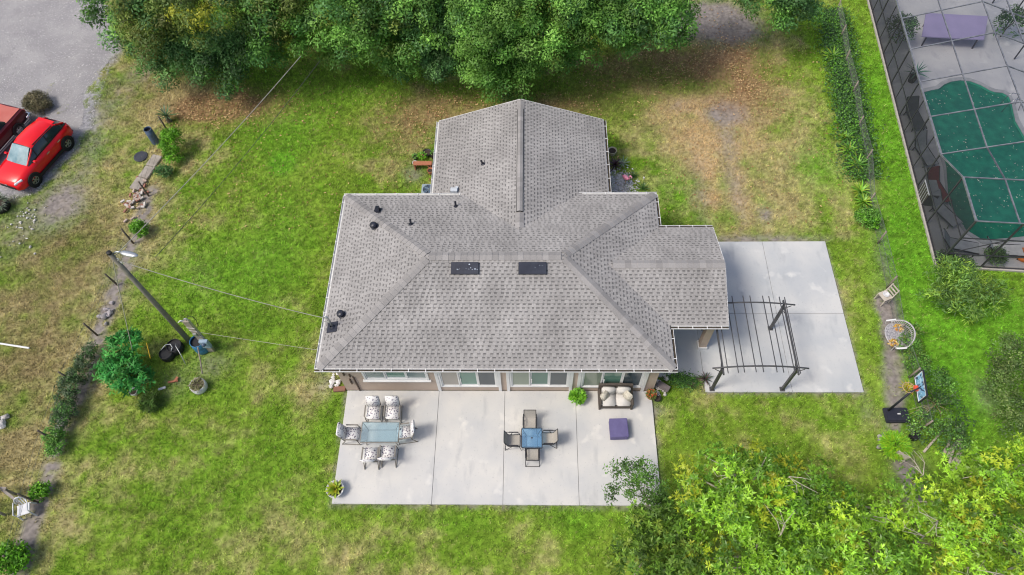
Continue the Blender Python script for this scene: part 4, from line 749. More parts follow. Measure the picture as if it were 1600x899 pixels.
for s in (-1, 1):
    soft(MB(), (s*.30,-.05,.40), (.585,.62,.16), 'seat_cushion', CREAM, t, bev=.045); soft(MB(), (s*.30,.22,.63), (.57,.17,.42), 'back_cushion', CREAM, t, M=rotx(-.25), bev=.055)
for s, a in ((-1, .5), (1, -.55)): soft(MB(), (s*.47,.0,.60), (.40,.13,.40), 'throw_pillow', STRIPE, t, M=Matrix.Rotation(a*1.5, 3, 'Z') @ rotx(-.5), bev=.05)
# ottoman
PURP = pm('purple_fabric', (.115,.10,.23), (.14,.125,.27), 4, .85, bump=.1, bscale=120)
p = un(967, 669, .40); t = thing('ottoman', 'square purple fabric ottoman on the open patio', 'ottoman', (p.x, p.y, PZ), .03)
MB().box((0,0,.20), (.70,.76,.34)).build('skirt', PURP, t, bevel=.015); MB().box((0,0,.385), (.73,.79,.05)).build('top_cover', PURP, t, bevel=.02)
for s in (-1, 1):
    for y in (-.33, .33): MB().box((s*.3, y, .018), (.05,.05,.036)).build('foot', DKM, t)
# ---- planters
def pot(name, label, loc, r, h, mat, soil=True, cat='planter', group=None, rim=1.08, wall=.02):
    t = thing(name, label, cat, loc, 0, group)
    MB().lathe([(.001,.0),(r*.72,.0),(r*.95,h*.9),(r*rim,h*.9),(r*rim,h),(r*rim-wall,h),(r*.92-wall,h*.86)], 18).build('pot', mat, t, smooth=False)
    if soil: MB().lathe([(.001,h*.84),(r*.93,h*.84)], 18).build('soil', pm('potting_soil', (.06,.045,.035), None, 20, .95), t)
    return t
def fill(t, n, r, h, z0, cols, L, wd, spread=1., name='foliage'):
    d = unit(n); d[:, 2] = np.abs(d[:, 2]); P = d*np.array((r, r, h))*RNG.uniform(.5, 1, (n, 1))+np.array((0, 0, z0))
    V, F, C = leaves(P, d*np.array((1, 1, .3))*spread+.4*unit(n), norm(d+np.array((0, 0, 1.))), L*RNG.uniform(.7, 1.3, n), wd*RNG.uniform(.7, 1.3, n), tintmix(n, cols, [1]*len(cols))*RNG.uniform(.7, 1.3, (n, 1)))
    return npmesh(name, V, F, C, LEAFD, t)
WPOT = pm('white_ceramic', (.70,.70,.72), None, 4, .4); TERRA = pm('terracotta', (.42,.17,.095), (.36,.14,.08), 8, .85); BPOT = pm('black_plastic', (.02,.02,.022), None, 8, .5)
c = un(526.5, 768); t = pot('planter', 'round white pot of lime succulent on the patio corner', (c.x, c.y, PZ), .32, .32, WPOT)
for i in range(26):
    ring = i/26; a = i*2.399; el = 1.25*(1-ring)+.12; ln = .40*(.7+.35*ring); b = MB(); b.cur = tuple(v*random.uniform(.85,1.2) for v in random.choice([(.33,.42,.03),(.40,.47,.05),(.24,.34,.03)]))
    V = []
    for s in range(5): q = s/4; x = .03+ln*q*math.cos(el); z = .29+ln*q*math.sin(el)*(1-.3*q); w2 = .07*(.5+1.6*q-2.05*q*q); V += [(x,-w2,z+w2*.3),(x,0,z),(x,w2,z+w2*.3)]
    b.add(V, [(s*3+k, s*3+3+k, s*3+4+k, s*3+1+k) for s in range(4) for k in range(2)]); o = b.build('leaf', LEAFD, t, smooth=True); o.rotation_euler = (0,0,a)
c = un(902, 624); t = pot('planter', 'pale pot of leafy green plant between two sliding doors', (c.x, c.y, PZ), .19, .26, pm('sage_ceramic', (.42,.50,.40), None, 4, .5)); fill(t, 420, .30, .30, .26, BRIGHT, .13, .04)
c = un(1016, 621); t = pot('planter', 'terracotta pot of red flowers at the house corner', (c.x, c.y, PZ), .19, .26, TERRA); fill(t, 160, .2, .2, .25, [(.10,.17,.03),(.16,.19,.05)], .10, .02); fill(t, 60, .19, .22, .28, [(.5,.09,.04),(.55,.16,.05)], .06, .03, name='flowers')
STONE = attrmat('field_stone', .9, nscale=6, namt=.25, bump=.3); 
def stones(name, label, loc, spots, cat='stones', tone=((.48,.46,.44),(.62,.60,.58),(.36,.34,.33))):
    t = thing(name, label, cat, loc)
    for (x, y, r) in spots:
        b = MB(); b.cur = random.choice(tone); b.rock((x, y, r*.4), r); b.build('stone', STONE, t)
    return t
rs = random.Random(11)
c = un(1031, 606); stones('rock_cluster', 'pale rocks at the house corner behind the red flower pot', (c.x, c.y, 0), [(rs.uniform(-.28,.3), rs.uniform(-.38,.4), rs.uniform(.07,.15)) for _ in range(16)])
c = un(1035, 607); t = thing('downspout_splash', 'grey brown splash block lying among the corner rocks', 'splash block', (c.x, c.y, .16), -.6); MB().box((0,0,.03), (.55,.28,.05)).build('slab', pm('splash_grey', (.20,.17,.17), None, 6, .8), t, bevel=.01)
for s in (-1, 1): MB().box((0,s*.12,.075), (.53,.035,.04)).build('lip', MAT['splash_grey'], t)
c = un(1026, 624); t = pot('planter', 'empty dark pot at the patio corner on the grass side', (c.x, c.y, 0), .16, .16, BPOT)
c = un(521, 594); stones('rock_cluster', 'white rocks by the house corner on the lawn side', (c.x, c.y, 0), [(rs.uniform(-.1,.3), rs.uniform(-.35,.45), rs.uniform(.06,.12)) for _ in range(13)], tone=((.7,.69,.68),(.58,.57,.56)))
c = un(531, 609); b = MB().box((c.x, c.y, .06), (.5,.22,.10), rz=.08); tag(b.build('timber_block', pm('red_timber', (.26,.13,.09), (.2,.11,.08), 6, .9), bevel=.01), 'reddish brown timber block at the patio corner by white rocks', 'timber')

# ================================================================== PERGOLA
p1, p2, p3 = un(1112,608), un(1222,610), un(1203,515); p4 = p1+(p3-p2); PG = pm('pergola_steel', (.085,.085,.09), (.11,.11,.115), 6, .5, .3); HPG = 2.0
cx_ = (p1+p2+p3+p4)/4; t = thing('pergola', 'dark grey steel pergola over the side patio', 'pergola', (cx_.x, cx_.y, PZ))
hw, hd = (p2-p1).length/2, (p3-p2).length/2
for sx in (-1, 1):
    for sy in (-1, 1):
        q = MB().box((sx*hw, sy*hd, HPG/2), (.11,.11,HPG)).build('post', PG, t, bevel=.008); MB().box((sx*hw, sy*hd, .012), (.2,.2,.024)).build('foot_plate', PG, q)
        MB().tube([(sx*hw, sy*hd, HPG-.35), (sx*(hw-.0), sy*(hd-.35), HPG-.02)], .018, 5).build('knee_brace', PG, q)
        MB().tube([(sx*hw, sy*hd, HPG-.28), (sx*(hw+.3), sy*hd, HPG-.0)], .018, 5).build('knee_brace', PG, q)
    MB().bar((sx*hw, -hd-.25, HPG+.02), (sx*hw, hd+.25, HPG+.02), .055, .09).build('side_beam', PG, t)
for sy in (-1, 1):
    pts = [(x, sy*hd, HPG+.08+.22*(1-(x/(hw+.4))**2)) for x in np.linspace(-hw-.42, hw+.42, 15)]; MB().tube(pts, .035, 6).build('arched_beam', PG, t, smooth=True)
for x in (-1.33,-.95,-.72,-.28,.0,.52,.78,1.22,1.45-.0):
    if abs(x) < hw+.4: z = HPG+.135+.22*(1-(x/(hw+.4))**2); MB().bar((x,-hd-.28,z), (x,hd+.28,z), .026, .045).build('rafter', PG, t)

# ================================================================== CARS
def loft(b, rings, close=True):
    n = len(rings[0]); V = [p for r in rings for p in r]; F = [(i*n+k, i*n+k+1, (i+1)*n+k+1, (i+1)*n+k) for i in range(len(rings)-1) for k in range(n-1)]
    if close: F += [tuple(range(n))[::-1], tuple((len(rings)-1)*n+k for k in range(n))]
    return b.add(V, F)
TYRE = pm('tyre', (.022,.022,.024), None, 12, .85); RIM = pm('alloy_rim', (.42,.43,.45), (.30,.31,.33), 6, .35, .8); GLS = pm('car_glass', (.02,.035,.045), (.03,.05,.06), 2, .04, spec=.8); BLKT = pm('black_trim', (.02,.02,.022), None, 6, .6)
HL = pm('lamp_lens', (.72,.74,.78), None, 6, .1); TL = pm('tail_lens', (.35,.015,.015), None, 6, .15); CHR = pm('chrome', (.66,.67,.70), (.5,.51,.54), 5, .15, .95)
def ring(x, hw, zb, zs, zt, tw):            # body section: sill, belly flank, shoulder, deck
    h = [(x, -hw*.90, zb), (x, -hw, zb+(zs-zb)*.35), (x, -hw*.985, zb+(zs-zb)*.75), (x, -hw*.93, zs), (x, -hw*.62*tw, zt), (x, 0, zt+.015)]
    return h+[(q[0], -q[1], q[2]) for q in h[-2::-1]]
def wheel(t, x, y, r, wd, s):
    wl = MB().lathe([(r*.62,-wd/2),(r*.92,-wd/2),(r,-wd*.3),(r,wd*.3),(r*.92,wd/2),(r*.62,wd/2)], 22).build('wheel', TYRE, t, smooth=True); wl.location = (x, y, r); wl.rotation_euler = (-s*math.pi/2, 0, 0)
    rm = MB().lathe([(r*.64,wd*.35),(r*.58,wd*.47),(r*.53,wd*.38)], 22).build('rim', RIM, wl, smooth=True); MB().lathe([(.001,wd*.1),(r*.58,wd*.1)], 16).build('brake_shadow_disc', BLKT, wl).name = 'spoke_shadow_disc'  # black disc paints in the shadow behind the spokes
    for k in range(5):
        a = k*2*math.pi/5; sp = MB()
        for da in (-.16, .16): sp.bar((.03*math.cos(a), .03*math.sin(a), wd*.42), (r*.58*math.cos(a+da), r*.58*math.sin(a+da), wd*.40), .035, .03)
        sp.build('spoke', RIM, wl)
    MB().lathe([(.001,wd*.46),(.05,wd*.44),(.055,wd*.36)], 10).build('hub_cap', RIM, wl)
def arch(t, x, y, r, s): b = MB(); b.lathe([(r*1.02,0),(r*1.18,0),(r*1.2,.04),(r*1.0,.05)], 24); o = b.build('wheel_arch', BLKT, t); o.location = (x, y, r*1.02); o.rotation_euler = (-s*math.pi/2, 0, 0); return o
# red crossover: nose along local +x
A, B = un(59,288), un(109,231); mid = (A+B)/2; dr = (A-B).normalized(); rz = math.atan2(dr.y, dr.x); left = e((-dr.y, dr.x, 0))
RED = pm('red_paint', (.80,.008,.016), (.72,.007,.014), 1.5, .28, spec=.4, coat=.15)
sgn = 1 if left.dot(un(84,262)-un(60,240)) > 0 else -1; cc = mid-left*sgn*.80
car = thing('red_crossover', 'bright red crossover car parked on the gravel drive', 'car', (cc.x, cc.y, .03), rz); WB, r = 2.58, .345
st = [(-2.10,.70,.50,.86,.92,.9),(-1.98,.84,.36,.92,1.02,1.),(-1.3,.90,.26,.95,1.02,1.05),(-.3,.895,.22,.93,1.0,1.08),(.6,.895,.22,.91,.98,1.06),(1.0,.90,.24,.89,.98,1.0),(1.5,.90,.26,.84,.92,1.),(1.95,.84,.30,.74,.82,1.),(2.13,.70,.36,.62,.70,.95)]
loft(MB(), [ring(*s) for s in st]).build('body', RED, car, smooth=True)
gh = [(-2.0,.66,1.0,.52,1.04),(-1.55,.70,.99,.53,1.38),(-.85,.73,.98,.56,1.49),(-.1,.73,.97,.57,1.505),(.2,.73,.96,.55,1.45),(.98,.70,.94,.62,.97)]
rg = []
for x, wb_, zb, wt, zt in gh: h = [(x,-wb_,zb),(x,-wt-(wb_-wt)*.12,zb+(zt-zb)*.86),(x,-wt*.9,zt),(x,0,zt+.02)]; rg.append(h+[(q[0],-q[1],q[2]) for q in h[-2::-1]])
loft(MB(), rg).build('cabin', GLS, car, smooth=True)
rf = MB(); loft(rf, [[(x, y*1.01, z+.012) for x, y, z in h[1:-1]] for h in (rg[1], rg[2], rg[3], rg[4])], False); rf.build('roof_panel', RED, car, smooth=True)
for s in (-1, 1):
    for i0, i1, nm in ((4,5,'a_pillar'),(0,1,'c_pillar')):
        P1 = rg[i0]; P2 = rg[i1]; k = 1 if s < 0 else 5; MB().tube([P1[k], P2[k]], .045, 6).build(nm, RED, car)
    MB().bar((-1.7,s*.70,1.02), (.75,s*.72,.98), .03, .05).build('belt_trim', BLKT, car)
    for x in (-.62,.28): MB().bar((x,s*.725,1.0), (x-.08,s*.60,1.42), .05,.03).build('door_pillar', BLKT, car)
    MB().bar((-1.4,s*.535,1.43), (.05,s*.56,1.50), .03,.03).build('roof_rail', BLKT, car)
    mr = MB().box((.66,s*.90,1.03), (.12,.20,.13)).build('wing_mirror', RED, car, bevel=.03); MB().box((.725,s*.90,1.03), (.006,.16,.09)).build('mirror_glass', CHR, mr)
    for x in (-.15,-1.0): MB().box((x,s*.905,.82), (.2,.03,.035)).build('door_handle', CHR, car)
    MB().bar((-1.0,s*.90,.27), (1.0,s*.90,.27), .05,.16).build('sill_cladding', BLKT, car)
    MB().bar((1.72,s*.80,.80), (2.08,s*.56,.72), .12,.09).build('headlight', HL, car, bevel=.02); MB().bar((-1.9,s*.80,.90), (-2.08,s*.55,.90), .1,.14).build('tail_light', TL, car, bevel=.02)
    for x in (WB/2, -WB/2): wheel(car, x, s*.845, r, .23, s); arch(car, x, s*.90, r, s)
MB().add([(1.0,-.62,.985),(1.04,0,1.015),(1.0,.62,.985),(.25,.52,1.475),(.25,0,1.50),(.25,-.52,1.475)], [(0,1,4,5),(1,2,3,4)]).build('windscreen', pm('windscreen_glass', (.10,.21,.25), (.30,.42,.46), 1.6, .08, spec=.8), car)
MB().box((2.10,0,.45), (.08,1.0,.22)).build('grille', BLKT, car, bevel=.02); MB().box((2.145,0,.60), (.02,.12,.08)).build('badge', CHR, car); MB().box((-2.06,0,.45), (.1,1.4,.2)).build('rear_bumper', BLKT, car, bevel=.03)
MB().box((-1.60,0,1.395), (.22,.98,.03)).build('spoiler', RED, car, bevel=.01)
# old maroon saloon with faded lid
q = un(36,178,.5); old = thing('old_saloon', 'old maroon saloon with faded red lid and chrome bumper', 'car', (q.x-dr.x*-0+dr.x*2.45-left.x*sgn*.45, q.y+dr.y*2.45-left.y*sgn*.45, .03), rz+.03); MAR = pm('maroon_paint', (.10,.006,.014), (.075,.005,.01), 2, .35, spec=.5); FAD = pm('faded_red', (.48,.115,.095), (.52,.16,.13), 1.3, .75)
st = [(-2.45,.80,.45,.86,.90,1.1),(-2.38,.90,.36,.92,.97,1.25),(-1.4,.94,.28,.93,.99,1.3),(0,.95,.26,.93,.98,1.3),(1.5,.94,.28,.90,.96,1.3),(2.35,.90,.36,.84,.90,1.3),(2.45,.82,.42,.80,.84,1.2)]
loft(MB(), [ring(*s) for s in st]).build('body', MAR, old, smooth=False)
MB().add([(-2.36,-.74,.985),(-1.25,-.76,1.01),(-1.25,.76,1.01),(-2.36,.74,.985),(-2.3,0,1.01),(-1.25,0,1.03)], [(0,1,5,4),(4,5,2,3)]).build('boot_lid', FAD, old)
MB().add([(2.3,-.74,.925),(1.0,-.76,.99),(1.0,.76,.99),(2.3,.74,.925),(2.3,0,.95),(1.0,0,1.02)], [(4,5,1,0),(3,2,5,4)]).build('bonnet', FAD, old)
g2 = []
for x, wb_, zb, wt, zt in [(-1.3,.76,1.0,.70,1.02),(-.9,.76,.99,.62,1.40),(.3,.76,.98,.62,1.42),(1.0,.76,.98,.70,1.0)]: h = [(x,-wb_,zb),(x,-wt,zt-.03),(x,-wt*.9,zt),(x,0,zt+.015)]; g2.append(h+[(k[0],-k[1],k[2]) for k in h[-2::-1]])
loft(MB(), g2).build('cabin', GLS, old); loft(MB(), [[(x,y*1.01,z+.012) for x,y,z in h[1:-1]] for h in g2[1:3]], False).build('roof_panel', FAD, old)
for x, s0 in ((-2.53,-1),(2.53,1)):
    MB().tube([(x-s0*.35,-.99,.52),(x-s0*.03,-.95,.52),(x,-.7,.52),(x,.7,.52),(x-s0*.03,.95,.52),(x-s0*.35,.99,.52)], .075, 8).build('bumper', CHR, old, smooth=True)
for s in (-1, 1):
    MB().bar((-2.3,s*.965,.40), (2.3,s*.965,.40), .02,.05).build('chrome_strip', CHR, old); MB().bar((-2.3,s*.975,.30), (2.3,s*.975,.30), .03,.09).build('rocker_trim', pm('rocker_grey', (.30,.32,.36), None, 5, .4, .5), old)
    MB().box((-2.46,s*.68,.75), (.04,.3,.16)).build('tail_light', TL, old); MB().box((2.46,s*.66,.68), (.04,.28,.16)).build('headlight', HL, old)
    for x in (-1.45,1.45): wheel(old, x, s*.88, .34, .22, s); arch(old, x, s*.945, .34, s)
# ================================================================== FENCES, POLES, CABLES
WOOD = pm('weathered_wood', (.30,.26,.22), (.20,.17,.14), 8, .9, bump=.4); DWOOD = pm('dark_post', (.10,.08,.07), (.17,.14,.11), 8, .9, bump=.3); WIRE = pm('fence_wire', (.22,.23,.22), None, 8, .5, .6)
def wire_fence(label, pts, h, mat, mesh=False, r=.045, lean=.0):
    t = thing('wire_fence', label, 'fence', (*pts[0], 0)); O = e((*pts[0], 0)); tops = []
    for i, (x, y) in enumerate(pts):
        a = e((x, y, -.05))-O; b = a+e((random.uniform(-lean,lean), random.uniform(-lean,lean), h*random.uniform(.85,1.1)+.05)); tops.append((a, b))
        MB().tube([a, (a+b)/2, b], [r, r*.95, r*.85], 7).build('post', mat, t, smooth=True)
    for q in ((.35,.65,.92) if not mesh else (.06,.5,.97)):
        MB().tube([a.lerp(b, q) for a, b in tops], .006 if not mesh else .009, 4, False).build('wire', WIRE, t)
    if mesh:                               # woven wire between the posts
        for (a, b), (c, d) in zip(tops[:-1], tops[1:]):
            m_ = MB(); n = max(4, int((c-a).length/.15))
            for k in range(-6, n):
                for s0 in (1, -1):
                    u0, u1 = max(0, k/n), min(1, (k+6)/n)
                    if u1 <= u0: continue
                    z0, z1 = (u0*n-k)/6, (u1*n-k)/6
                    if s0 < 0: z0, z1 = 1-z0, 1-z1
                    P0 = a.lerp(c, u0).lerp(b.lerp(d, u0), min(.97, max(.03, z0))); P1 = a.lerp(c, u1).lerp(b.lerp(d, u1), min(.97, max(.03, z1))); m_.tube([P0, P1], .0028, 3, False)
            o = m_.build('wire_mesh', WIRE, t); o['kind'] = 'stuff'
    return t
wire_fence('sagging wire fence on dark leaning posts along the dirt strip', LFENCE[1:-1], 1.15, DWOOD, lean=.10)
wire_fence('woven wire fence on grey posts facing the pool cage', RFENCE, .95, WOOD, True, lean=.03)
# utility pole
ub = un(297,534); up_ = thing('utility_pole', 'tall dark wooden utility pole with a street lamp head', 'utility pole', (ub.x, ub.y, 0)); PH = 7.05
MB().tube([(0,0,-.1),(0,0,3.5),(0,0,PH)], [.12,.105,.085], 12).build('pole', pm('creosote', (.19,.175,.15), (.26,.24,.20), 5, .9, bump=.4), up_, smooth=True)
MB().lathe([(.095,PH-.03),(.09,PH+.05),(.001,PH+.08)], 10).build('pole_cap', BLKT, up_)
lamp = MB().tube([(.03,.06,PH-.15),(.25,.05,PH+.0),(.45,.02,PH+.02)], .035, 8).build('lamp_arm', GAL, up_, smooth=True)
lh = MB().lathe([(.001,0),(.06,.02),(.10,.12),(.12,.35),(.10,.55),(.05,.68),(.001,.70)], 12, sx=1., sy=.5).build('lamp_head', GAL, lamp, smooth=True); lh.location = (.42,.02,PH+.03); lh.rotation_euler = (math.pi/2, 0, math.pi/2-.25)
MB().lathe([(.085,0),(.07,-.06),(.001,-.09)], 12).build('lamp_lens', HL, lamp, smooth=True).location = (.78,-.08,PH)
for z in (PH-.35, PH-.6): MB().tube([(.1,0,z),(.2,-.05,z),(.2,-.05,z+.08)], .02, 6).build('insulator', pm('porcelain', (.6,.6,.58), None, 4, .3), up_)
# meter post
mb_ = un(331,548); mp = thing('meter_post', 'weathered timber post carrying a blue grey meter box', 'post', (mb_.x, mb_.y, 0), .0); MH = 2.75
MB().box((0,0,MH/2), (.26,.13,MH)).build('timber_post', pm('pale_timber', (.40,.36,.30), (.28,.245,.20), 6, .9, bump=.3), mp); MB().tube([(.15,-.02,.02),(.15,-.02,MH+.1),(.1,-.02,MH+.24),(0,-.02,MH+.18)], .032, 8).build('conduit', GAL, mp, smooth=True); MB().tube([(-.14,-.02,.5),(-.14,-.02,MH-.1),(-.22,-.02,MH+.02)], .02, 6).build('conduit', GAL, mp, smooth=True)
bx = MB().box((.12,-.14,.95), (.36,.16,.55)).build('meter_box', pm('meter_blue', (.25,.35,.45), (.30,.40,.50), 4, .5), mp, bevel=.012); bm_ = MB().lathe([(.085,0),(.085,.07),(.06,.10),(.001,.11)], 14).build('meter_glass', pm('meter_glass', (.07,.10,.16), None, 3, .1), bx, smooth=True); bm_.location = (.12,-.22,1.06); bm_.rotation_euler = (math.pi/2,0,0)
MB().box((-.02,-.1,1.7), (.14,.07,.2)).build('switch_box', GAL, mp, bevel=.008)
for z in (2.3, 2.05, 1.6): MB().bar((-.14,-.075,z), (.15,-.075,z-.1), .03,.02).build('clip', pm('clip_white', (.6,.58,.54), None, 6, .6), mp)
MB().tube([(0,.0,MH-.02),(.12,.12,MH+.16),(.28,.14,MH+.12),(.34,.1,MH-.15),(.3,.05,MH-.5)], .013, 5).build('drooping_lead', BLKT, mp, smooth=True); MB().tube([(-.08,0,MH),(-.2,-.02,MH+.06),(-.32,-.06,MH-.05)], .02, 6).build('white_elbow', WHITE, mp, smooth=True)
def cable(label, a, b, sag, r, mat, name='overhead_cable', n=24):
    a, b = e(a), e(b); pts = [a.lerp(b, k/n)-e((0,0,4*sag*(k/n)*(1-k/n)))-a for k in range(n+1)]; m_ = MB().tube(pts, r, 5).build(name, mat); m_.location = a; return tag(m_, label, 'cable')
PCAB = pm('pale_cable', (.46,.44,.38), (.34,.32,.28), 3, .6); DCAB = pm('dark_cable', (.06,.06,.055), None, 3, .6)
top = ub+e((.05,0,PH-.25))
cable('pale overhead cable running from the utility pole into the oaks', top, un(470,88,5.6), .15, .015, PCAB); cable('dark thin cable hanging over the lawn beside the pale one', un(242,403,4.6), un(500,95,5.2), .2, .013, DCAB)
cable('service cable drooping from the utility pole to the roof mast', ub+e((.1,-.05,PH-.4)), MASTTOP, .25, .014, PCAB); cable('straight cord stretched from the meter post to the house eave', mb_+e((.1,0,1.75)), e((HX0-.08,12.35,2.55)), .02, .008, PCAB)
cable('pale guy wire slanting from the utility pole down into the shrub', ub+e((-.08,-.05,PH-.45)), un(209,558,.7), .0, .016, PCAB, 'guy_wire')
# barrels, tubs and clutter round the meter post
BLUE = pm('blue_plastic', (.035,.16,.32), (.05,.20,.36), 3, .5)
def drum(name, label, loc, r, h, mat, cat='barrel', fillm=None):
    t = thing(name, label, cat, loc); MB().lathe([(.001,.0),(r*.93,0),(r,h*.06),(r,h*.3),(r*1.03,h*.34),(r,h*.38),(r,h*.64),(r*1.03,h*.68),(r,h*.72),(r*.97,h),(r*.9,h),(r*.9,h*.93)], 20).build('shell', mat, t, smooth=True)
    MB().lathe([(.001,h*.86),(r*.91,h*.86)], 20).build('contents', fillm or BPOT, t); MB().tube([(r*.95*math.cos(k*.524), r*.95*math.sin(k*.524), h) for k in range(13)], .018, 5, False).build('rim', mat, t, smooth=True); return t
drum('blue_barrel', 'open bright blue barrel beside the meter post', un(318,545), .32, .75, BLUE); drum('slate_barrel', 'upright slate blue drum beside the bright glossy shrub', un(244,223)-e((0,0,0)), .2, 1.0, pm('slate_plastic', (.08,.12,.20), (.11,.16,.24), 3, .6))
drum('tub', 'black tub by the utility pole with a bent grey pipe', un(277,546), .33, .38, BPOT, 'tub'); drum('tub', 'black tub beside the emerald shrub', un(264,557), .30, .34, BPOT, 'tub')
for px, py, l, n_ in ((272,548,'bent grey hose draped over the black tubs',0),(281,552,'loose grey pipe leaning out of a black tub',1)):
    c = un(px, py); o = (MB().tube([(-.35,-.2,.42),(-.2,.05,.45),(.0,.1,.44),(.12,-.05,.42),(.1,-.2,.40)], .02, 6) if n_ == 0 else MB().tube([(-.05,.25,.42),(.0,.1,.47),(.2,-.2,.25),(.4,-.55,.02)], .018, 6)).build('hose' if n_ == 0 else 'pipe', GAL, smooth=True); o.location = (c.x, c.y, 0); tag(o, l, 'hose' if n_ == 0 else 'pipe')
t = drum('white_bucket', 'white bucket of weeds standing alone on the lawn', un(313,606), .33, .34, WPOT, 'bucket', MAT['potting_soil']); fill(t, 260, .27, .2, .3, [(.30,.28,.14),(.17,.20,.06),(.22,.19,.12)], .14, .014)
c = un(321,560); tag(MB().tube([(0,0,.9),(.1,-.5,.55),(.22,-1.0,.36)], .03, 6).build('plank', WOOD, smooth=True), 'grey stick leaning between meter post and white bucket', 'stick').location = (c.x, c.y+.1, 0)
for (a, b, l) in (((229,536,1.3),(235,560,.75),'yellow stick standing in the emerald shrub'), ((222,606,.5),(226,618,.05),'yellow handle beside the white pail under the emerald shrub')):
    A, B = un(*a), un(*b); tag(MB().tube([A-B, e((0,0,0))], .022, 6).build('yellow_stick', pm('yellow_paint', (.62,.40,.03), None, 4, .6)), l, 'stick').location = B
t = pot('white_pail', 'small white pail half under the emerald shrub', (*tuple(un(212,615))[:2], 0), .17, .24, WPOT, cat='pail')
c = un(271,597); tag(MB().box((0,0,.03), (.42,.08,.04), rz=.2).box((.12,.1,.05), (.1,.22,.04), rz=-.4).build('trowel', TERRA), 'orange red garden tool lying on bare soil', 'tool').location = (c.x, c.y, .02)
c = un(254,608); tag(MB().box((0,0,.05), (.32,.10,.08), rz=.35).build('white_trough', WPOT, bevel=.02), 'white trough at the foot of the emerald shrub', 'trough').location = (c.x, c.y, .01)
# rubble, slab, manhole
c = un(236,262); t = thing('old_footing', 'cracked concrete footing strip by the fence', 'footing', (c.x, c.y, 0), -.28)
for k in range(3): MB().box((random.uniform(-.05,.05), -1.15+k*.78, .04), (.55,.74,.12)).build('slab_piece', pm('old_concrete', (.40,.36,.32), (.28,.25,.22), 3, .95, bump=.5), t, bevel=.02)
c = un(214,313); t = thing('brick_rubble', 'heap of broken red bricks and pale stones by the fence', 'rubble', (c.x, c.y, 0)); BR = [pm('brick_a', (.36,.17,.12), (.27,.13,.10), 8, .95), pm('brick_b', (.50,.40,.34), (.40,.32,.27), 8, .95), pm('brick_c', (.60,.56,.52), None, 8, .95)]
for k in range(46): MB().box((rs.gauss(0,.27), rs.gauss(0,.55), .04+.09*rs.random()), (.22,.11,.07), M=Matrix.Rotation(rs.uniform(0,6), 3, 'Z') @ rotx(rs.uniform(-.4,.4))).build('brick', BR[rs.choice((0,0,1,1,2))], t, bevel=.008)
c = un(220,245); t = thing('manhole_lid', 'round dark lid lying on the grass near the slate drum', 'lid', (c.x, c.y, .0)); MB().lathe([(.001,.05),(.30,.05),(.34,.045),(.36,.02),(.36,.0)], 24).build('lid', pm('slate_lid', (.05,.055,.075), None, 5, .7), t); MB().lathe([(.27,.051),(.27,.06),(.24,.06),(.24,.051)], 24).build('ring', MAT['slate_lid'], t)
# left edge clutter
A, B = un(-30,533), un(47,545); tag(MB().tube([e((0,0,0)), B-A], .045, 8).build('white_pipe', WHITE), 'long white pipe lying on the grass', 'pipe').location = A+e((0,0,.06))
c = un(2,664); stones('stone_border', 'pale stones stacked on the grass past the white pipe', (c.x, c.y, 0), [(rs.uniform(-.5,.15), rs.uniform(-.4,.4), rs.uniform(.1,.2)) for _ in range(12)])
c = un(92,666); stones('stone_border', 'pale fist sized stones under the fence bush', (c.x, c.y, 0), [(rs.uniform(-.25,.25), rs.uniform(-.5,.5), rs.uniform(.06,.13)) for _ in range(16)])
c = un(42,350); stones('scattered_stones', 'small white stones scattered on shaded soil below the red crossover', (c.x, c.y, 0), [(rs.gauss(0,.45), rs.gauss(0,.9), rs.uniform(.03,.07)) for _ in range(40)], tone=((.62,.60,.57),(.5,.48,.45)))
c = un(168,488); stones('paving_scraps', 'broken grey paving scraps on the dirt strip', (c.x, c.y, 0), [(rs.gauss(0,.18), rs.gauss(0,.3), rs.uniform(.08,.17)) for _ in range(9)], tone=((.38,.35,.36),(.30,.28,.28)))
t = drum('tyre_planter', 'black tub planter with spiky leaves near the car nose', un(4,325), .42, .4, BPOT, 'planter', MAT['potting_soil']); fill(t, 120, .4, .4, .36, [(.20,.24,.18),(.12,.17,.10)], .32, .02)
def plastic_chair(label, loc, rz, mat, name='plastic_chair', s=1.):
    t = thing(name, label, 'chair', loc, rz); 
    for x in (-.23, .23):
        for y, yy in ((-.24,-.20), (.26,.18)): MB().bar((x*1.12, y, .0), (x, yy, .42), .045,.05).build('leg', mat, t)
        MB().tube([(x*1.1,-.2,.40),(x*1.15,-.2,.62),(x*1.1,.16,.66),(x*.95,.26,.70)], .022, 6).build('arm', mat, t, smooth=True)
    MB().box((0,-.01,.42), (.46,.44,.03)).build('seat', mat, t, bevel=.012)
    hoop = [(.24*math.cos(a), .22+.14*(.42+.42*math.sin(a)), .44+.42*math.sin(a)) for a in np.linspace(0, math.pi, 13)]; MB().tube(hoop, .024, 6).build('back_hoop', mat, t, smooth=True)
    for x in (-.14,-.05,.05,.14): z = .44+.40*math.sqrt(1-(x/.24)**2); MB().bar((x,.22,.43), (x,.22+.14*(z-.02)/.84+.03,z), .045,.014).build('slat', mat, t)
    return t
WP = pm('white_plastic', (.72,.73,.76), None, 5, .35)
c = un(47,800); plastic_chair('white plastic garden chair facing away from the lime bush', (c.x, c.y, 0), .35, WP)
GW = pm('grey_timber', (.36,.32,.28), (.24,.21,.18), 5, .9, bump=.3)
c = un(8,792); t = thing('timber_bench', 'weathered grey timber bench frame beside the white plastic chair', 'bench', (c.x, c.y, 0), -.1)
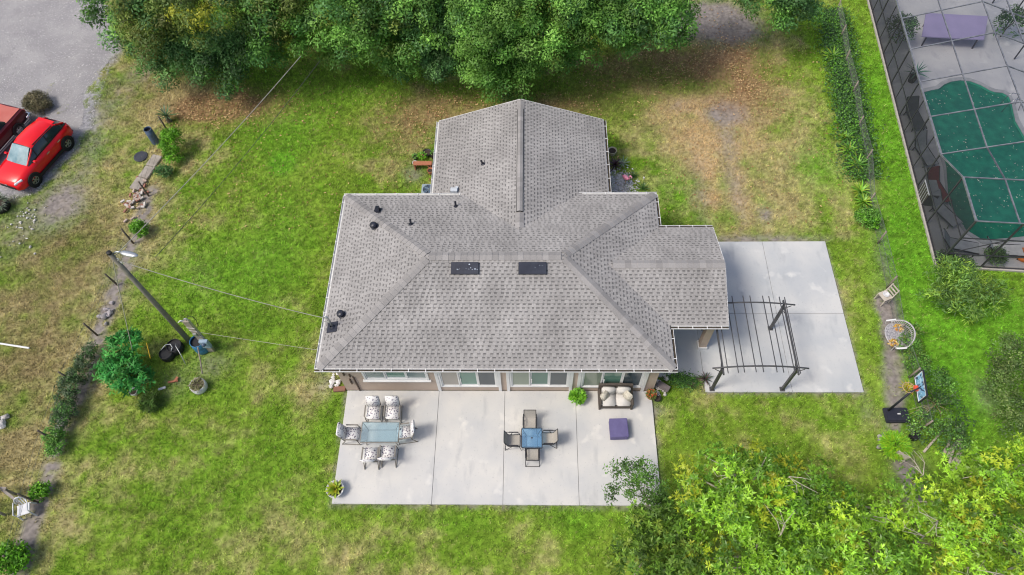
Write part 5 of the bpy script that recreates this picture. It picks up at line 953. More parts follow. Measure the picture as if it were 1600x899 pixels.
for a, b in (((-.6,.5,.7),(.25,.55,.72)), ((.1,.5,.7),(.9,.1,.55)), ((-.7,-.3,.45),(.15,-.25,.45)), ((-.7,-.1,.45),(.1,-.05,.45))): MB().bar(a, b, .10,.035).build('plank', GW, t)
for x, y in ((.2,.5),(.15,-.3),(-.6,.5),(-.6,-.3)): MB().bar((x, y, 0), (x, y, .72), .09,.07).build('leg', GW, t)
c = un(17,768); t = thing('grey_lantern', 'rounded grey lantern resting on the timber bench', 'lantern', (c.x-.1, c.y-.25, .7)); MB().lathe([(.10,0),(.17,.02),(.2,.12),(.17,.24),(.08,.30),(.001,.31)], 14).build('hood', pm('grey_paint', (.42,.41,.42), None, 6, .6), t, smooth=True); MB().lathe([(.06,-.0),(.1,.02)], 10).build('base', GW, t)

# ================================================================== AROUND THE WING
c = un(670,296,.75); ac = thing('air_conditioner', 'blue grey air conditioner unit under the wing gutter', 'air conditioner', (c.x, c.y, 0)); ACM = pm('ac_blue', (.36,.44,.49), (.32,.40,.45), 3, .5, .2)
MB().box((0,0,.37), (.72,.72,.74)).build('casing', ACM, ac, bevel=.03); MB().lathe([(.001,.742),(.28,.742)], 20).build('fan_well', pm('fan_dark', (.04,.06,.10), None, 5, .5), ac); MB().lathe([(.28,.742),(.29,.765),(.31,.765),(.32,.742)], 20).build('fan_ring', ACM, ac)
for k in range(5): a = k*1.2566; MB().box((.14*math.cos(a), .14*math.sin(a), .752), (.24,.10,.008), rz=a).build('fan_blade', pm('fan_blue', (.10,.16,.26), None, 5, .4), ac)
for k in range(6): a = k*math.pi/6; MB().bar((-.3*math.cos(a),-.3*math.sin(a),.772), (.3*math.cos(a),.3*math.sin(a),.772), .008).build('guard_wire', ACM, ac)
c = un(660,255,.4); t = thing('plant_bench', 'terracotta coloured low bench against the wing wall', 'bench', (c.x, c.y, 0)); MB().box((0,0,.38), (.95,.26,.05)).build('seat', TERRA, t, bevel=.01)
for x in (-.4, .4): MB().box((x,0,.18), (.06,.22,.35)).build('leg', TERRA, t)
for px, py, r_, h_, m_, l in ((673,258,.16,.28,TERRA,'terracotta pot beside the low bench'),(667,238,.22,.2,BPOT,'wide black bowl behind the low bench'),(677,240,.18,.3,BPOT,'black pot against the wing wall'),(672,266,.15,.25,TERRA,'second terracotta pot in front of the bench end'),(648,254,.12,.25,WPOT,'small white pot at the free end of the bench'),(648,245,.12,.2,BPOT,'small black pot behind the white pot')):
    c = un(px, py, h_); t = pot('flower_pot', l, (c.x, c.y, 0), r_, h_, m_, cat='pot')
    if m_ is BPOT and r_ < .2: fill(t, 60, .12, .15, h_, OAK, .1, .02)
c = un(660,247); t = pot('flower_pot', 'pot of fresh green leaves behind the bench', (c.x, c.y, 0), .11, .15, TERRA, cat='pot'); fill(t, 120, .2, .14, .15, BRIGHT, .12, .03)
# pebble bed and flamingo
n = 1500; P = np.zeros((n,3)); cxy = np.array([tuple(un(965,290))[:2]]); P[:, :2] = cxy+np.stack([RNG.normal(.0,.42,n), RNG.normal(0,.45,n)], 1); k = (P[:,0] > 3.1) & ((P[:,1] > 19.65)); P = P[k]; n = len(P); r_ = RNG.uniform(.03,.065,n); V = np.zeros((n,5,3))
for j in range(4): a = j*math.pi/2+RNG.uniform(-.3,.3,n); V[:, j, 0] = P[:,0]+r_*np.cos(a); V[:, j, 1] = P[:,1]+r_*np.sin(a)*.8; V[:, j, 2] = -.01
V[:, 4] = np.stack([P[:,0], P[:,1], r_*.9], 1); F = (np.arange(n)[:,None,None]*5+np.array([[0,1,4],[1,2,4],[2,3,4],[3,0,4]])[None]).reshape(-1,3)
tag(npmesh('pebbles', V.reshape(-1,3), F, np.repeat(RNG.uniform(.3,.75,(n,1))*K(1,1,1.06), 5, 0), MAT['stone_bits']), 'pale grey pebbles filling the bed in the roof corner', 'pebbles', None, 'stuff')
c = un(975,288); PK = pm('pink_plastic', (.75,.30,.42), (.68,.24,.38), 5, .5); t = thing('garden_flamingo', 'pink garden flamingo standing in the pebble bed', 'ornament', (c.x, c.y, 0), -.9)
MB().tube([(-.22,0,.50),(-.1,0,.52),(.05,0,.55),(.18,0,.56),(.24,0,.60)], [.01,.09,.12,.08,.04], 10).build('body', PK, t, smooth=True); MB().tube([(.2,0,.58),(.30,0,.70),(.26,0,.84),(.32,0,.93),(.40,0,.90),(.45,0,.82)], [.045,.035,.03,.04,.03,.008], 8).build('neck', PK, t, smooth=True)
for s in (-1, 1): MB().tube([(0,s*.03,.48),(.01,s*.03,.0)], .008, 5).build('leg', DKM, t)
c = un(956,241); t = pot('flower_pot', 'cream pot holding a dark plant under the wing gutter', (c.x, c.y, 0), .22, .3, pm('cream_pot', (.55,.50,.36), None, 5, .7), cat='pot')

# ================================================================== RIGHT HAND FENCE LINE
OW = pm('old_white_wood', (.55,.50,.44), (.45,.40,.34), 5, .8)
def wood_chair(label, loc, rz, mat, s=1.):
    t = thing('wooden_chair', label, 'chair', loc, rz)
    for x in (-.21, .21):
        MB().bar((x,-.21,0), (x*.98,-.2,.43), .045,.045).build('leg', mat, t); MB().bar((x,.24,0), (x*.98,.2,.45), .045,.045).build('leg', mat, t); MB().bar((x*.98,.2,.45), (x*.95,.32,.95), .045,.045).build('back_post', mat, t)
        MB().bar((x,-.2,.2), (x,.2,.2), .03,.03).build('stretcher', mat, t)
    MB().box((0,0,.45), (.46,.46,.035)).build('seat', mat, t, bevel=.008)
    for z in (.58,.74,.90): MB().bar((-.2,.205+(z-.45)*.24,z), (.2,.205+(z-.45)*.24,z), .02,.07).build('back_rail', mat, t)
    return t
c = un(1377,470); wood_chair('faded cream wooden chair holding a small white dish by the fence', (c.x, c.y, 0), -1.15, OW); t = pot('dish', 'small white dish on the cream wooden chair', (c.x, c.y+.02, .468), .13, .07, WPOT, cat='dish', soil=False)
# wicker love seat
WW = pm('white_wicker', (.50,.49,.50), (.36,.35,.36), 25, .8); c = un(1395,532); ws = thing('wicker_seat', 'grey white wicker double seat with flowers on its cushion rim', 'wicker seat', (c.x, c.y, 0), -1.5)
MB().lathe([(.001,.40),(.42,.40),(.44,.42),(.42,.44),(.001,.435)], 20, sx=1.35, sy=1.05).build('seat', pm('wicker_weave', (.44,.43,.45), (.20,.19,.21), 16, .9, detail=1), ws)
for k in range(27):
    a = math.radians(-10+200*k/26); x, y = .55*math.cos(a), .38*math.sin(a); hh = .46+.42*max(0, math.sin(a)); MB().tube([(x*.95,y*.95,.42),(x*1.12,y*1.15,hh*.7+.2),(x*1.2,y*1.3,hh+.05)], .013, 5).build('back_cane', WW, ws)
rim_ = [(.66*math.cos(a), .5*math.sin(a), .51+.42*max(0, math.sin(a))) for a in np.linspace(-.17, math.pi+.17, 19)]; MB().tube(rim_, .03, 7).build('back_rim', WW, ws, smooth=True); MB().tube([(x*.9, y*.92, z-.2) for x, y, z in rim_], .018, 6).build('mid_rim', WW, ws, smooth=True)
for x, y in ((-.42,-.2),(.42,-.2),(-.38,.25),(.38,.25)): MB().tube([(x,y,.41),(x*1.12,y*1.15,0)], .022, 6).build('leg', WW, ws)
MB().tube([(.60*math.cos(a), .47*math.sin(a), .42) for a in np.linspace(math.pi-.1, 2*math.pi+.1, 15)], .028, 6).build('front_rim', WW, ws, smooth=True)
for s in (-1, 1): MB().bar((s*.66,-.32,.60), (s*.68,.1,.62), .07,.03).build('armrest', WHITE, ws, bevel=.008); MB().tube([(s*.6,-.3,.42),(s*.66,-.32,.6)], .018, 5).build('arm_post', WW, ws)
for k in range(17): a = math.pi+math.pi*k/16; MB().tube([(.52*math.cos(a),.34*math.sin(a),.40),(.50*math.cos(a),.33*math.sin(a),.12)], .011, 5).build('apron_cane', WW, ws)
for px, py, l in ((1405,512,'yellow and cream silk flowers on the wicker seat back'),(1396,536,'orange silk flowers at the front of the wicker seat')):
    c = un(px, py, .5); t = thing('silk_flowers', l, 'flowers', (c.x, c.y, .44)); fill(t, 70, .16, .1, .02, [(.62,.40,.04),(.70,.55,.25),(.55,.27,.08)], .08, .03, name='petals')
# basketball hoop
c = un(1400,650); BK = pm('hoop_black', (.02,.022,.035), (.03,.032,.045), 4, .5); hb = thing('basketball_hoop', 'portable basketball hoop with blue backboard and black base', 'basketball hoop', (c.x, c.y, 0)); hb0 = e((c.x, c.y, 0))
MB().box((0,0,.09), (1.02,.66,.16), taper=.88).build('base', BK, hb, bevel=.03); MB().box((.05,.02,.175), (.12,.05,.02)).build('fill_cap', WPOT, hb)
pb = un(1385,644)-hb0; pt = un(1424,612,1.75)-hb0; MB().tube([pb+e((0,0,.1)), pt], .045, 8).build('pole', BK, hb, smooth=True); A, B = un(1422,641,.2)-hb0, (pb+pt)*.5
Wc = [un(1427,588,2.0)-hb0, un(1440,582,2.0)-hb0]; bbc = un(1439,604,1.95)-hb0; nrm_ = e((-.92,.12,.0)).normalized(); sdv = e((.12,.92,0)).normalized()*-1; upv = e((0,0,1))
def bbm():
    m, nt, b = newmat('backboard_print'); N = nt.nodes.new; L = nt.links.new; tc = N('ShaderNodeTexCoord'); wv = N('ShaderNodeTexNoise'); wv.inputs['Scale'].default_value = 3.2; wv.inputs['Detail'].default_value = 1; wv.inputs['Distortion'].default_value = 2.5; L(tc.outputs['Object'], wv.inputs['Vector'])
    rp = N('ShaderNodeValToRGB'); rp.color_ramp.interpolation = 'CONSTANT'; E_ = rp.color_ramp.elements; E_[0].color = (.03,.06,.14,1); E_[1].position = .44; E_[1].color = (.24,.50,.74,1); E_.new(.58).color = (.50,.70,.85,1); L(wv.outputs[0], rp.inputs[0]); L(rp.outputs[0], b.inputs['Base Color']); b.inputs['Roughness'].default_value = .3; return m
BBM = bbm(); Mb = Matrix((sdv, upv, nrm_)).transposed(); 
MB().box(bbc, (1.05,.68,.03), M=Mb).build('backboard', BBM, hb); 
for q0, q1 in (((-.54,-.35),(.54,-.35)),((.54,-.35),(.54,.35)),((.54,.35),(-.54,.35)),((-.54,.35),(-.54,-.35))): MB().bar(bbc+sdv*q0[0]+upv*q0[1]+nrm_*.004, bbc+sdv*q1[0]+upv*q1[1]+nrm_*.004, .05,.05).build('board_frame', BK, hb)
for q0, q1 in (((-.50,-.31),(.50,-.31)),((.50,-.31),(.50,.31)),((.50,.31),(-.50,.31)),((-.50,.31),(-.50,-.31))): MB().bar(bbc+sdv*q0[0]+upv*q0[1]+nrm_*.022, bbc+sdv*q1[0]+upv*q1[1]+nrm_*.022, .02,.02).build('board_line', WHITE, hb)
rc_ = bbc+nrm_*.36-upv*.22; ORG = pm('rim_orange', (.75,.10,.05), None, 4, .5); MB().tube([rc_+e((.22*math.cos(a), .22*math.sin(a), 0)) for a in np.linspace(0, 2*math.pi, 21)], .014, 6, False).build('rim', pm('rim_faded', (.55,.36,.22), None, 5, .6), hb, smooth=True); MB().bar(bbc-upv*.22+nrm_*.02, bbc-upv*.22+nrm_*.16, .2,.12).build('rim_bracket', ORG, hb)
for k in range(10):
    a = k*.628; MB().tube([rc_+e((.22*math.cos(a),.22*math.sin(a),0)), rc_+e((.17*math.cos(a+.4),.17*math.sin(a+.4),-.18)), rc_+e((.13*math.cos(a),.13*math.sin(a),-.36))], .006, 4).build('net_cord', OW, hb)
MB().tube([pt, bbc-nrm_*.02-upv*.1], .03, 6).build('board_arm', BK, hb); MB().tube([pt-e((0,0,.35)), bbc-nrm_*.02+upv*.1], .025, 6).build('board_arm', BK, hb)
c = un(1414,610); rosette_plant('yellow_plant', 'yellow leaved plant growing under the basketball rim', 'plant', (c.x, c.y, 0), 30, .42, .04, [(.42,.38,.02),(.50,.46,.05)], .15, 1.1)
# planter chair, log pile, dead palm
c = un(1402,712); wood_chair('cream wooden chair frame with grassy plant growing through it', (c.x, c.y, 0), 2.5, OW); d = un(1400,703,.35); t = pot('planter', 'dark tub of bright feathery grass in the chair frame', (d.x, d.y+.15, 0), .3, .34, BPOT); fill(t, 2000, .5, .45, .32, [(.18,.46,.02),(.28,.58,.03),(.36,.55,.03)], .2, .014)
stones('flat_stones', 'flat grey stones on the bare soil behind the planter chair', tuple(un(1393,690))[:2]+(0,), [(rs.uniform(-.6,.3), rs.uniform(-.45,.35), rs.uniform(.09,.2)) for _ in range(9)], tone=((.36,.33,.33),(.28,.26,.26)))
c = un(1426,684); drum('black_bucket', 'black bucket on bare soil near the feathery grass', (c.x, c.y, 0), .17, .3, BPOT, 'bucket')
c = un(1490,705); t = thing('log_pile', 'pale cut branches stacked at the edge of the creeper', 'logs', (c.x, c.y, 0), .9)
for k in range(8): MB().tube([(rs.uniform(-.7,-.4), -.3+k*.09, .07+.05*(k % 2)), (0, -.28+k*.09+rs.uniform(-.1,.1), .1+.04*(k % 3)), (rs.uniform(.3,.75), -.3+k*.09+rs.uniform(-.15,.15), .08)], [.05,.055,.04], 7).build('log', PALEBARK, t, smooth=True)
c = un(1457,690); tag(MB().tube([(-.5,-.45,.06),(0,0,.09),(.5,.42,.07)], [.05,.05,.04], 7).build('log', PALEBARK, smooth=True), 'single pale log lying apart from the stacked branches', 'log').location = (c.x, c.y, 0)
c = un(1455,637); t = rosette_plant('dead_palm', 'dry straw coloured spiky plant beside the hoop base', 'plant', (c.x, c.y, 0), 18, .75, .018, [(.42,.36,.20),(.33,.30,.14)], .3, .7)
for k in range(5): a = 3.3+k*.13; MB().tube([(0,0,.3),(-.5*math.cos(k*.1),-.08+.06*k,.42),(-1.1,-.3+.16*k,.22)], [.018,.016,.006], 5).build('dry_stalk', pm('straw', (.42,.38,.22), None, 5, .9), t)
c = un(725,121); tag(MB().tube([(.16*math.cos(a),.16*math.sin(a),.03) for a in np.linspace(0,5.3,16)], .022, 6).build('white_hose', WPOT, smooth=True), 'small coil of white hose lying under the oaks', 'hose').location = (c.x, c.y, 0)
# ================================================================== POOL AND SCREEN CAGE
DK = concrete('pool_deck', (.54,.54,.55), (.43,.44,.47))
def loc_(px, py, z=0.): v = un(px, py, z)-CO; return (v.x*CA.x+v.y*CA.y, v.x*CB.x+v.y*CB.y)
PP = [loc_(*q) for q in ((1443,145),(1455,142),(1466,140),(1475,133),(1486,128.5),(1500,126.5),(1516,128),(1532,134),(1546,142),(1554,145),(1566,146),(1575,151),(1580,162),(1586,190))]
a1 = PP[-1][0]; PP += [(a1+.35, 7.0), (a1+.4, 3.6), (a1+.0, 2.2), (3.6, 1.75), (2.4, 1.55), (1.75, 2.1), (1.30, 3.6), (PP[0][0]+.05, 6.)]
pool = thing('swimming_pool', 'curved green swimming pool inside the screen cage', 'swimming pool', cw(4, 6, 0))
def pw(p, z): return cw(p[0], p[1], z)
ctr = (sum(p[0] for p in PP)/len(PP), sum(p[1] for p in PP)/len(PP)); n = len(PP)
def grow(p, k): dx, dy = p[0]-ctr[0], p[1]-ctr[1]; L = math.hypot(dx, dy); return (p[0]+dx/L*k, p[1]+dy/L*k)
MB().add([pw(p, .02) for p in PP]+[pw(grow(p,-.15), -1.6) for p in PP], [(k, n+k, n+(k+1) % n, (k+1) % n) for k in range(n)]+[tuple(range(n, 2*n))]).build('basin', pm('basin_green', (.02,.28,.19), (.02,.35,.23), .8, .7), pool, world=True)
WT = newmat('pool_water'); b_ = WT[2]; b_.inputs['Base Color'].default_value = (.004,.21,.135,1); b_.inputs['Roughness'].default_value = .06; b_.inputs['Specular IOR Level'].default_value = .35
t_ = WT[1].nodes.new('ShaderNodeBsdfTransparent'); t_.inputs[0].default_value = (.08,.5,.36,1); mx_ = WT[1].nodes.new('ShaderNodeMixShader'); mx_.inputs[0].default_value = .72; WT[1].links.new(t_.outputs[0], mx_.inputs[1]); WT[1].links.new(b_.outputs[0], mx_.inputs[2]); WT[1].links.new(mx_.outputs[0], WT[1].nodes['Material Output'].inputs[0])
_wz = WT[1].nodes.new('ShaderNodeTexNoise'); _wz.inputs['Scale'].default_value = 2.6; _wz.inputs['Detail'].default_value = 4; _wt = WT[1].nodes.new('ShaderNodeTexCoord'); WT[1].links.new(_wt.outputs['Object'], _wz.inputs['Vector']); _wr = WT[1].nodes.new('ShaderNodeValToRGB'); _wr.color_ramp.elements[0].position = .38; _wr.color_ramp.elements[1].position = .66; _wr.color_ramp.elements[0].color = (.003,.17,.115,1); _wr.color_ramp.elements[1].color = (.012,.26,.16,1); WT[1].links.new(_wz.outputs[0], _wr.inputs[0]); WT[1].links.new(_wr.outputs[0], b_.inputs['Base Color'])
_wb = WT[1].nodes.new('ShaderNodeBump'); _wb.inputs['Strength'].default_value = .2; _wb.inputs['Distance'].default_value = .03; WT[1].links.new(_wz.outputs[0], _wb.inputs['Height']); WT[1].links.new(_wb.outputs[0], b_.inputs['Normal'])
MB().add([pw(p, -.08) for p in PP], [tuple(range(n))]).build('water', WT[0], pool, world=True)
MB().add([pw(grow(p,.0), .052) for p in PP]+[pw(grow(p,.24), .052) for p in PP]+[pw(p, -.1) for p in PP], [(k, (k+1) % n, n+(k+1) % n, n+k) for k in range(n)]+[(k, 2*n+k, 2*n+(k+1) % n, (k+1) % n) for k in range(n)]).build('coping', pm('coping_grey', (.34,.36,.38), None, 5, .8), pool, world=True)
sh = MB(); c0 = PP[11]; sh.add([pw((c0[0]-.9+.85*math.cos(a), c0[1]-.75+.85*math.sin(a)), z) for z in (-.12, -.5) for a in np.linspace(-.6,2.2,9)], [(k, k+1, 10+k, 9+k) for k in range(8)]+[tuple(range(9))]).build('step', pm('step_green', (.10,.30,.20), None, 3, .6), pool, world=True)
fl = MB(); rl = random.Random(5); leafs = []
m = 420; a_ = RNG.uniform(1, 7, m); bb = RNG.uniform(2.2, 11.5, m); k_ = inpoly(a_, bb, [grow(p,-.12) for p in PP]) & (fbm(a_, bb, .8, 61) > .4); a_, bb = a_[k_], bb[k_]; m = len(a_); P = np.stack([CO.x+CA.x*a_+CB.x*bb, CO.y+CA.y*a_+CB.y*bb, np.full(m, -.07)], 1)
V, F, C = leaves(P, unit(m)*np.array((1,1,.0))+1e-3, np.tile((0,0,1.), (m,1)), RNG.uniform(.03,.09,m), RNG.uniform(.012,.035,m), np.tile((.62,.66,.55), (m,1))*RNG.uniform(.6,1.1,(m,1)), 0)
tag(npmesh('floating_leaves', V, F, C, MAT['dead_leaf']), 'pale fallen leaves floating on the green pool', 'leaves', None, 'stuff')
dp_ = [(.15,.12),(10.8,.12),(10.8,23.8),(.15,23.8)]
# deck ring: outer rectangle joined to the pool outline
out = []
for p in PP:
    dx, dy = p[0]-ctr[0], p[1]-ctr[1]; ts = []
    if dx: ts += [(.12-ctr[0])/dx, (10.8-ctr[0])/dx]
    if dy: ts += [(.1-ctr[1])/dy, (23.8-ctr[1])/dy]
    tt = min(x for x in ts if x > 0); out.append((ctr[0]+dx*tt, ctr[1]+dy*tt))
inn = [grow(p,.239) for p in PP]; dk = MB(); V = [pw(p,.04) for p in inn]+[pw(p,.04) for p in out]; Fq = []
for k in range(n):
    j = (k+1) % n; A_, B_ = out[k], out[j]; Fq.append((k, j, n+j, n+k))
dk.add(V, Fq)
for cr in ((.12,.1),(10.8,.1),(10.8,23.8),(.12,23.8)):
    ang = math.atan2(cr[1]-ctr[1], cr[0]-ctr[0]); aa = [math.atan2(q[1]-ctr[1], q[0]-ctr[0]) for q in out]
    for k in range(n):
        j = (k+1) % n; d1 = (ang-aa[k]+math.pi) % (2*math.pi)-math.pi; d2 = (aa[j]-ang+math.pi) % (2*math.pi)-math.pi
        if d1*d2 > 0 and abs(d1) < 1.6 and abs(d2) < 1.6: dk.add([pw(out[k],.04), pw(cr,.04), pw(out[j],.04)], [(0,1,2)])
o = dk.build('pool_deck', DK); tag(o, 'grey concrete deck around the green pool', None, None, 'structure')
for p in o.data.polygons: pass
kb = MB(); 
for a, b in (((0,-.02),(0,24)), ((0,0),(11,0))): kb.bar(pw(a,.0), pw(b,.0), .2,.16)
tag(kb.build('cage_kerb', pm('kerb_concrete', (.46,.43,.40), None, 4, .9)), 'low concrete kerb under the screen cage', None, None, 'structure')
# cage frame
cage = thing('screen_cage', 'aluminium framed screen cage covering the green pool', 'screen cage', cw(0,0,0)); ALU = pm('aluminium', (.27,.28,.31), (.16,.17,.20), 4, .45, .3); BRZ = pm('dark_aluminium', (.07,.07,.08), None, 4, .5, .2)
def scm(name, al, c):
    m, nt, b = newmat(name); N = nt.nodes.new; L = nt.links.new; b.inputs['Base Color'].default_value = (*c, 1); b.inputs['Roughness'].default_value = .6; b.inputs['Specular IOR Level'].default_value = .1; t = N('ShaderNodeBsdfTransparent'); mx = N('ShaderNodeMixShader'); mx.inputs[0].default_value = al; L(t.outputs[0], mx.inputs[1]); L(b.outputs[0], mx.inputs[2]); L(mx.outputs[0], nt.nodes['Material Output'].inputs[0]); return m
SCR = scm('screen_mesh', .27, (.05,.055,.075)); SCRW = scm('wall_screen_mesh', .68, (.035,.037,.045)); FSCR = scm('front_screen_mesh', .34, (.05,.052,.055))
def fb(name, a, b, w_=.048, m_=None): return MB().bar(pw(a[:2], a[2]), pw(b[:2], b[2]), w_, w_).build(name, m_ or ALU, cage, world=True)
def pane(pts, m_): return MB().add([pw(p[:2], p[2]) for p in pts], [tuple(range(len(pts)))]).build('screen_panel', m_, cage, world=True)
BS = [4.55, 6.9, 9.25, 11.6, 13.95, 16.3, 18.65, 21, 23.5]; EZ, RZ2, RA, EA, TZ = 2.4, 3.6, 3.5, 7.0, 3.42; TB = 2.35
for i, b in enumerate(BS):
    fb('roof_beam', (0,b,EZ), (RA,b,RZ2)); fb('roof_beam', (RA,b,RZ2), (EA,b,EZ)); fb('post', (0,b,.05), (0,b,EZ), .055, BRZ); fb('post', (EA,b,.05), (EA,b,EZ), .055, BRZ)
    if i < len(BS)-1:
        c = BS[i+1]
        for a, z in ((0,EZ),(RA/2,(EZ+RZ2)/2),(RA,RZ2),(RA+RA/2,(EZ+RZ2)/2),(EA,EZ)): fb('purlin', (a,b+.03,z), (a,c-.03,z), .075 if a in (0,EA) else .05)
        fb('chair_rail', (0,b+.03,1.0), (0,c-.03,1.0), .04, BRZ); fb('sole_plate', (0,b+.03,.10), (0,c-.03,.10), .05, BRZ); fb('stud', (0,(b+c)/2,.1), (0,(b+c)/2,EZ), .04, BRZ)
        for a0, z0, a2, z2 in ((0,EZ,RA/2,(EZ+RZ2)/2),(RA/2,(EZ+RZ2)/2,RA,RZ2),(RA,RZ2,RA*1.5,(EZ+RZ2)/2),(RA*1.5,(EZ+RZ2)/2,EA,EZ)): pane([(a0,b,z0+.002),(a0,c,z0+.002),(a2,c,z2+.002),(a2,b,z2+.002)], SCR)
        for z0, z1 in ((.1,1.0),(1.0,EZ)): pane([(-.01,b,z0),(-.01,c,z0),(-.01,c,z1),(-.01,b,z1)], SCRW)
# raised flat bay at the near end
fb('roof_beam', (0,TB,TZ), (EA,TB,TZ)); fb('roof_beam', (0,0,TZ), (EA,0,TZ)); fb('purlin', (0,0,TZ), (0,TB,TZ), .075); fb('purlin', (0,TB,TZ), (0,BS[0],EZ), .06); fb('purlin', (RA/2,0,TZ), (RA/2,TB,TZ), .05); fb('purlin', (RA,0,TZ), (RA,TB,TZ), .05); fb('purlin', (RA/2,TB,TZ), (RA/2,BS[0],(EZ+RZ2)/2), .05); fb('purlin', (RA,TB,TZ), (RA,BS[0],RZ2), .05)
for a in (0,1.9,3.8,5.7): fb('post', (a,0,.05), (a,0,TZ), .06 if a else .07, BRZ)
fb('post', (0,TB,.05), (0,TB,TZ), .06, BRZ); fb('chair_rail', (0,0,1.0), (EA,0,1.0), .045, BRZ); fb('chair_rail', (0,.03,1.0), (0,BS[0],1.0), .045, BRZ); fb('sole_plate', (0,0,.1), (EA,0,.1), .05, BRZ); fb('sole_plate', (0,.03,.1), (0,BS[0],.1), .05, BRZ); fb('mid_rail', (0,0,2.2), (EA,0,2.2), .04, BRZ); fb('mid_rail', (0,.03,2.2), (0,TB,2.2), .04, BRZ); fb('corner_brace', (0,0,1.0), (1.9,0,2.2), .03, BRZ)
for q in ([(0,0,TZ),(EA,0,TZ),(EA,TB,TZ),(0,TB,TZ)], [(0,TB,TZ),(EA,TB,TZ),(EA,BS[0],RZ2-.4),(0,BS[0],TZ-.2)][:0], [(0,TB,TZ),(RA,TB,TZ),(RA,BS[0],RZ2),(0,BS[0],EZ)]):
    if q: pane([(x,y,z+.004) for x,y,z in q], SCR)
for z0, z1 in ((.1,1.),(1.,2.2),(2.2,TZ)):
    pane([(0,-.01,z0),(EA,-.01,z0),(EA,-.01,z1),(0,-.01,z1)], FSCR); pane([(-.01,0,z0),(-.01,TB,z0),(-.01,TB,z1),(-.01,0,z1)], SCRW)
pane([(-.01,TB,.1),(-.01,BS[0],.1),(-.01,BS[0],EZ),(-.01,TB,TZ)], SCRW)
# inside: covered table, palm, loungers, floats
LAV = pm('lavender_cover', (.34,.30,.50), (.30,.27,.45), 1.5, .7); a, b = loc_(1487,42,.76); q = cw(a, b, .04); t = thing('games_table', 'large table under a lavender cover inside the screen cage', 'table', q, -.10); t.scale = (1.42, 1.35, 1)
MB().add([(-1.25,-.72,.76),(1.05,-.72,.76),(1.5,.75,.76),(-.85,.75,.76),(-1.25,-.72,.70),(1.05,-.72,.70),(1.5,.75,.70),(-.85,.75,.70)], [(0,1,2,3),(7,6,5,4),(0,4,5,1),(1,5,6,2),(2,6,7,3),(3,7,4,0)]).build('cover', LAV, t)
for x, y in ((-1.0,-.6),(.9,-.6),(1.2,.6),(-.75,.6)): MB().tube([(x,y,.0),(x,y,.7)], .03, 6).build('leg', DKM, t)
def lounge(label, a, b, rz, mat, back=.55): 
    t = thing('pool_lounger', label, 'lounger', cw(a, b, .04), rz, 'loungers on the pool deck')
    for s in (-1, 1): MB().bar((s*.3,-.9,.30), (s*.3,.35,.30), .04,.05).build('rail', DKM, t); MB().bar((s*.3,.35,.30), (s*.3,.85,.30+back), .04,.05).build('back_rail', DKM, t); MB().bar((s*.3,-.75,.0), (s*.3,-.7,.3), .04).bar((s*.3,.4,.0), (s*.3,.35,.3), .04).build('leg', DKM, t)
    V = [(s*.29, y, z+.03) for y, z in ((-.9,.30),(0,.285),(.35,.30),(.85,.3+back)) for s in (-1, 1)]; MB().add(V, [(0,1,3,2),(2,3,5,4),(4,5,7,6)]).build('fabric', mat, t)
GC_ = pm('grey_canvas', (.36,.38,.40), (.28,.30,.32), 4, .9); MRN = pm('maroon_towel', (.20,.02,.03), None, 5, .9)
lounge('grey canvas lounger against the west screen near the tall bay', .75, 2.9, .5, GC_); lounge('grey canvas lounger in the corner of the tall bay', 1.0, 1.0, 1.3, GC_); lounge('lounger draped with a maroon towel beside the pool', .75, 4.3, .2, MRN); lounge('pale canvas lounger along the near end of the pool', 2.9, .85, 1.5, pm('pale_canvas', (.55,.55,.55), None, 4, .9)); lounge('grey canvas lounger halfway along the west screen', .62, 6.6, .2, GC_); lounge('dark lounger behind the grey one on the west side', .62, 9.0, .1, pm('dark_canvas', (.10,.11,.13), None, 4, .9))
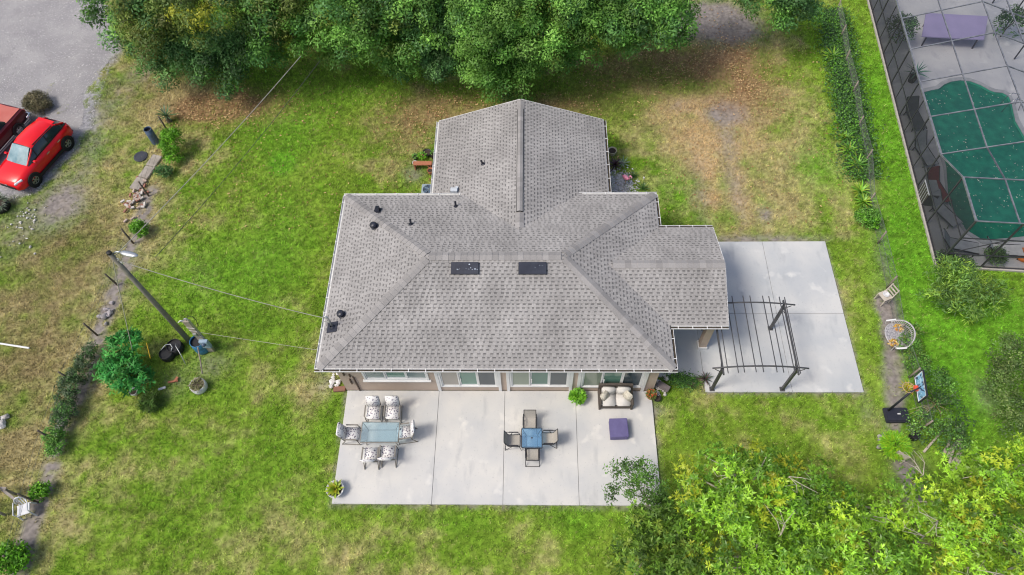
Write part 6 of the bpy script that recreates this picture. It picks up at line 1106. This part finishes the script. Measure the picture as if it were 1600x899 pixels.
q = cw(3.95,.75,.04); t = thing('pool_float', 'orange inflatable float at the near end of the pool deck', 'float', q); MB().tube([(.28*math.cos(a),.28*math.sin(a),.12) for a in np.linspace(0,2*math.pi,19)], .12, 8, False).build('ring', pm('orange_vinyl', (.75,.20,.03), None, 3, .4), t, smooth=True)
q = cw(4.75,.6,.04); t = thing('floor_cushion', 'maroon floor cushion beside the orange float', 'cushion', q, .3); MB().box((0,0,.14), (.75,.6,.22)).build('pad', MRN, t, bevel=.08)
a, b = loc_(1450,303,.4); q = cw(a, b, .04); t = thing('storage_cabinet', 'small dark lattice cabinet against the west screen', 'cabinet', q, -.07); MB().box((0,0,.4), (.5,.9,.8)).build('body', pm('cabinet_dark', (.06,.055,.05), None, 6, .7), t); MB().box((0,0,.815), (.54,.94,.03)).build('top', GC_, t)
for k in range(5): MB().bar((-.256,-.4+.18*k,.05), (-.256,-.3+.18*k,.75), .02).build('lattice_strip', GC_, t)
a, b = loc_(1435,108,.9); q = cw(a, b, .04); t = rosette_plant('potted_palm', 'teal green potted palm inside the screen cage', 'palm', q, 22, .85, .04, [(.05,.17,.12),(.08,.22,.15)], .55, .9); MB().lathe([(.001,0),(.17,0),(.22,.36),(.19,.36),(.18,.3)], 14).build('pot', BPOT, t); MB().tube([(0,0,.2),(0,0,.57)], [.06,.05], 8).build('trunk', BARK, t)
for px, py, l in ((1408,50,'dark shrub in the shaded far corner of the cage'),(1575,40,'dark leafy plant at the far side of the cage')):
    c = un(px, py, .8); clump_tree('shrub', l, (c.x, c.y, .04), [(c.x, c.y, .9, .7, .9, .8)], DEEP[:3], [1,1,1], leaf=(.2,.06), dens=.6, cl=.4, trunk_r=.03, cat='shrub')
a, b = loc_(1583,158,.5); q = cw(a, b, .04); t = thing('pool_handrail', 'bent steel handrail at the pool steps', 'handrail', q, 0)
for y in (-.22,.22): MB().tube([(-.35,y,-.1),(-.3,y,.55),(-.1,y,.8),(.25,y,.7),(.45,y,.0)], .022, 8).build('rail', CHR, t, smooth=True)
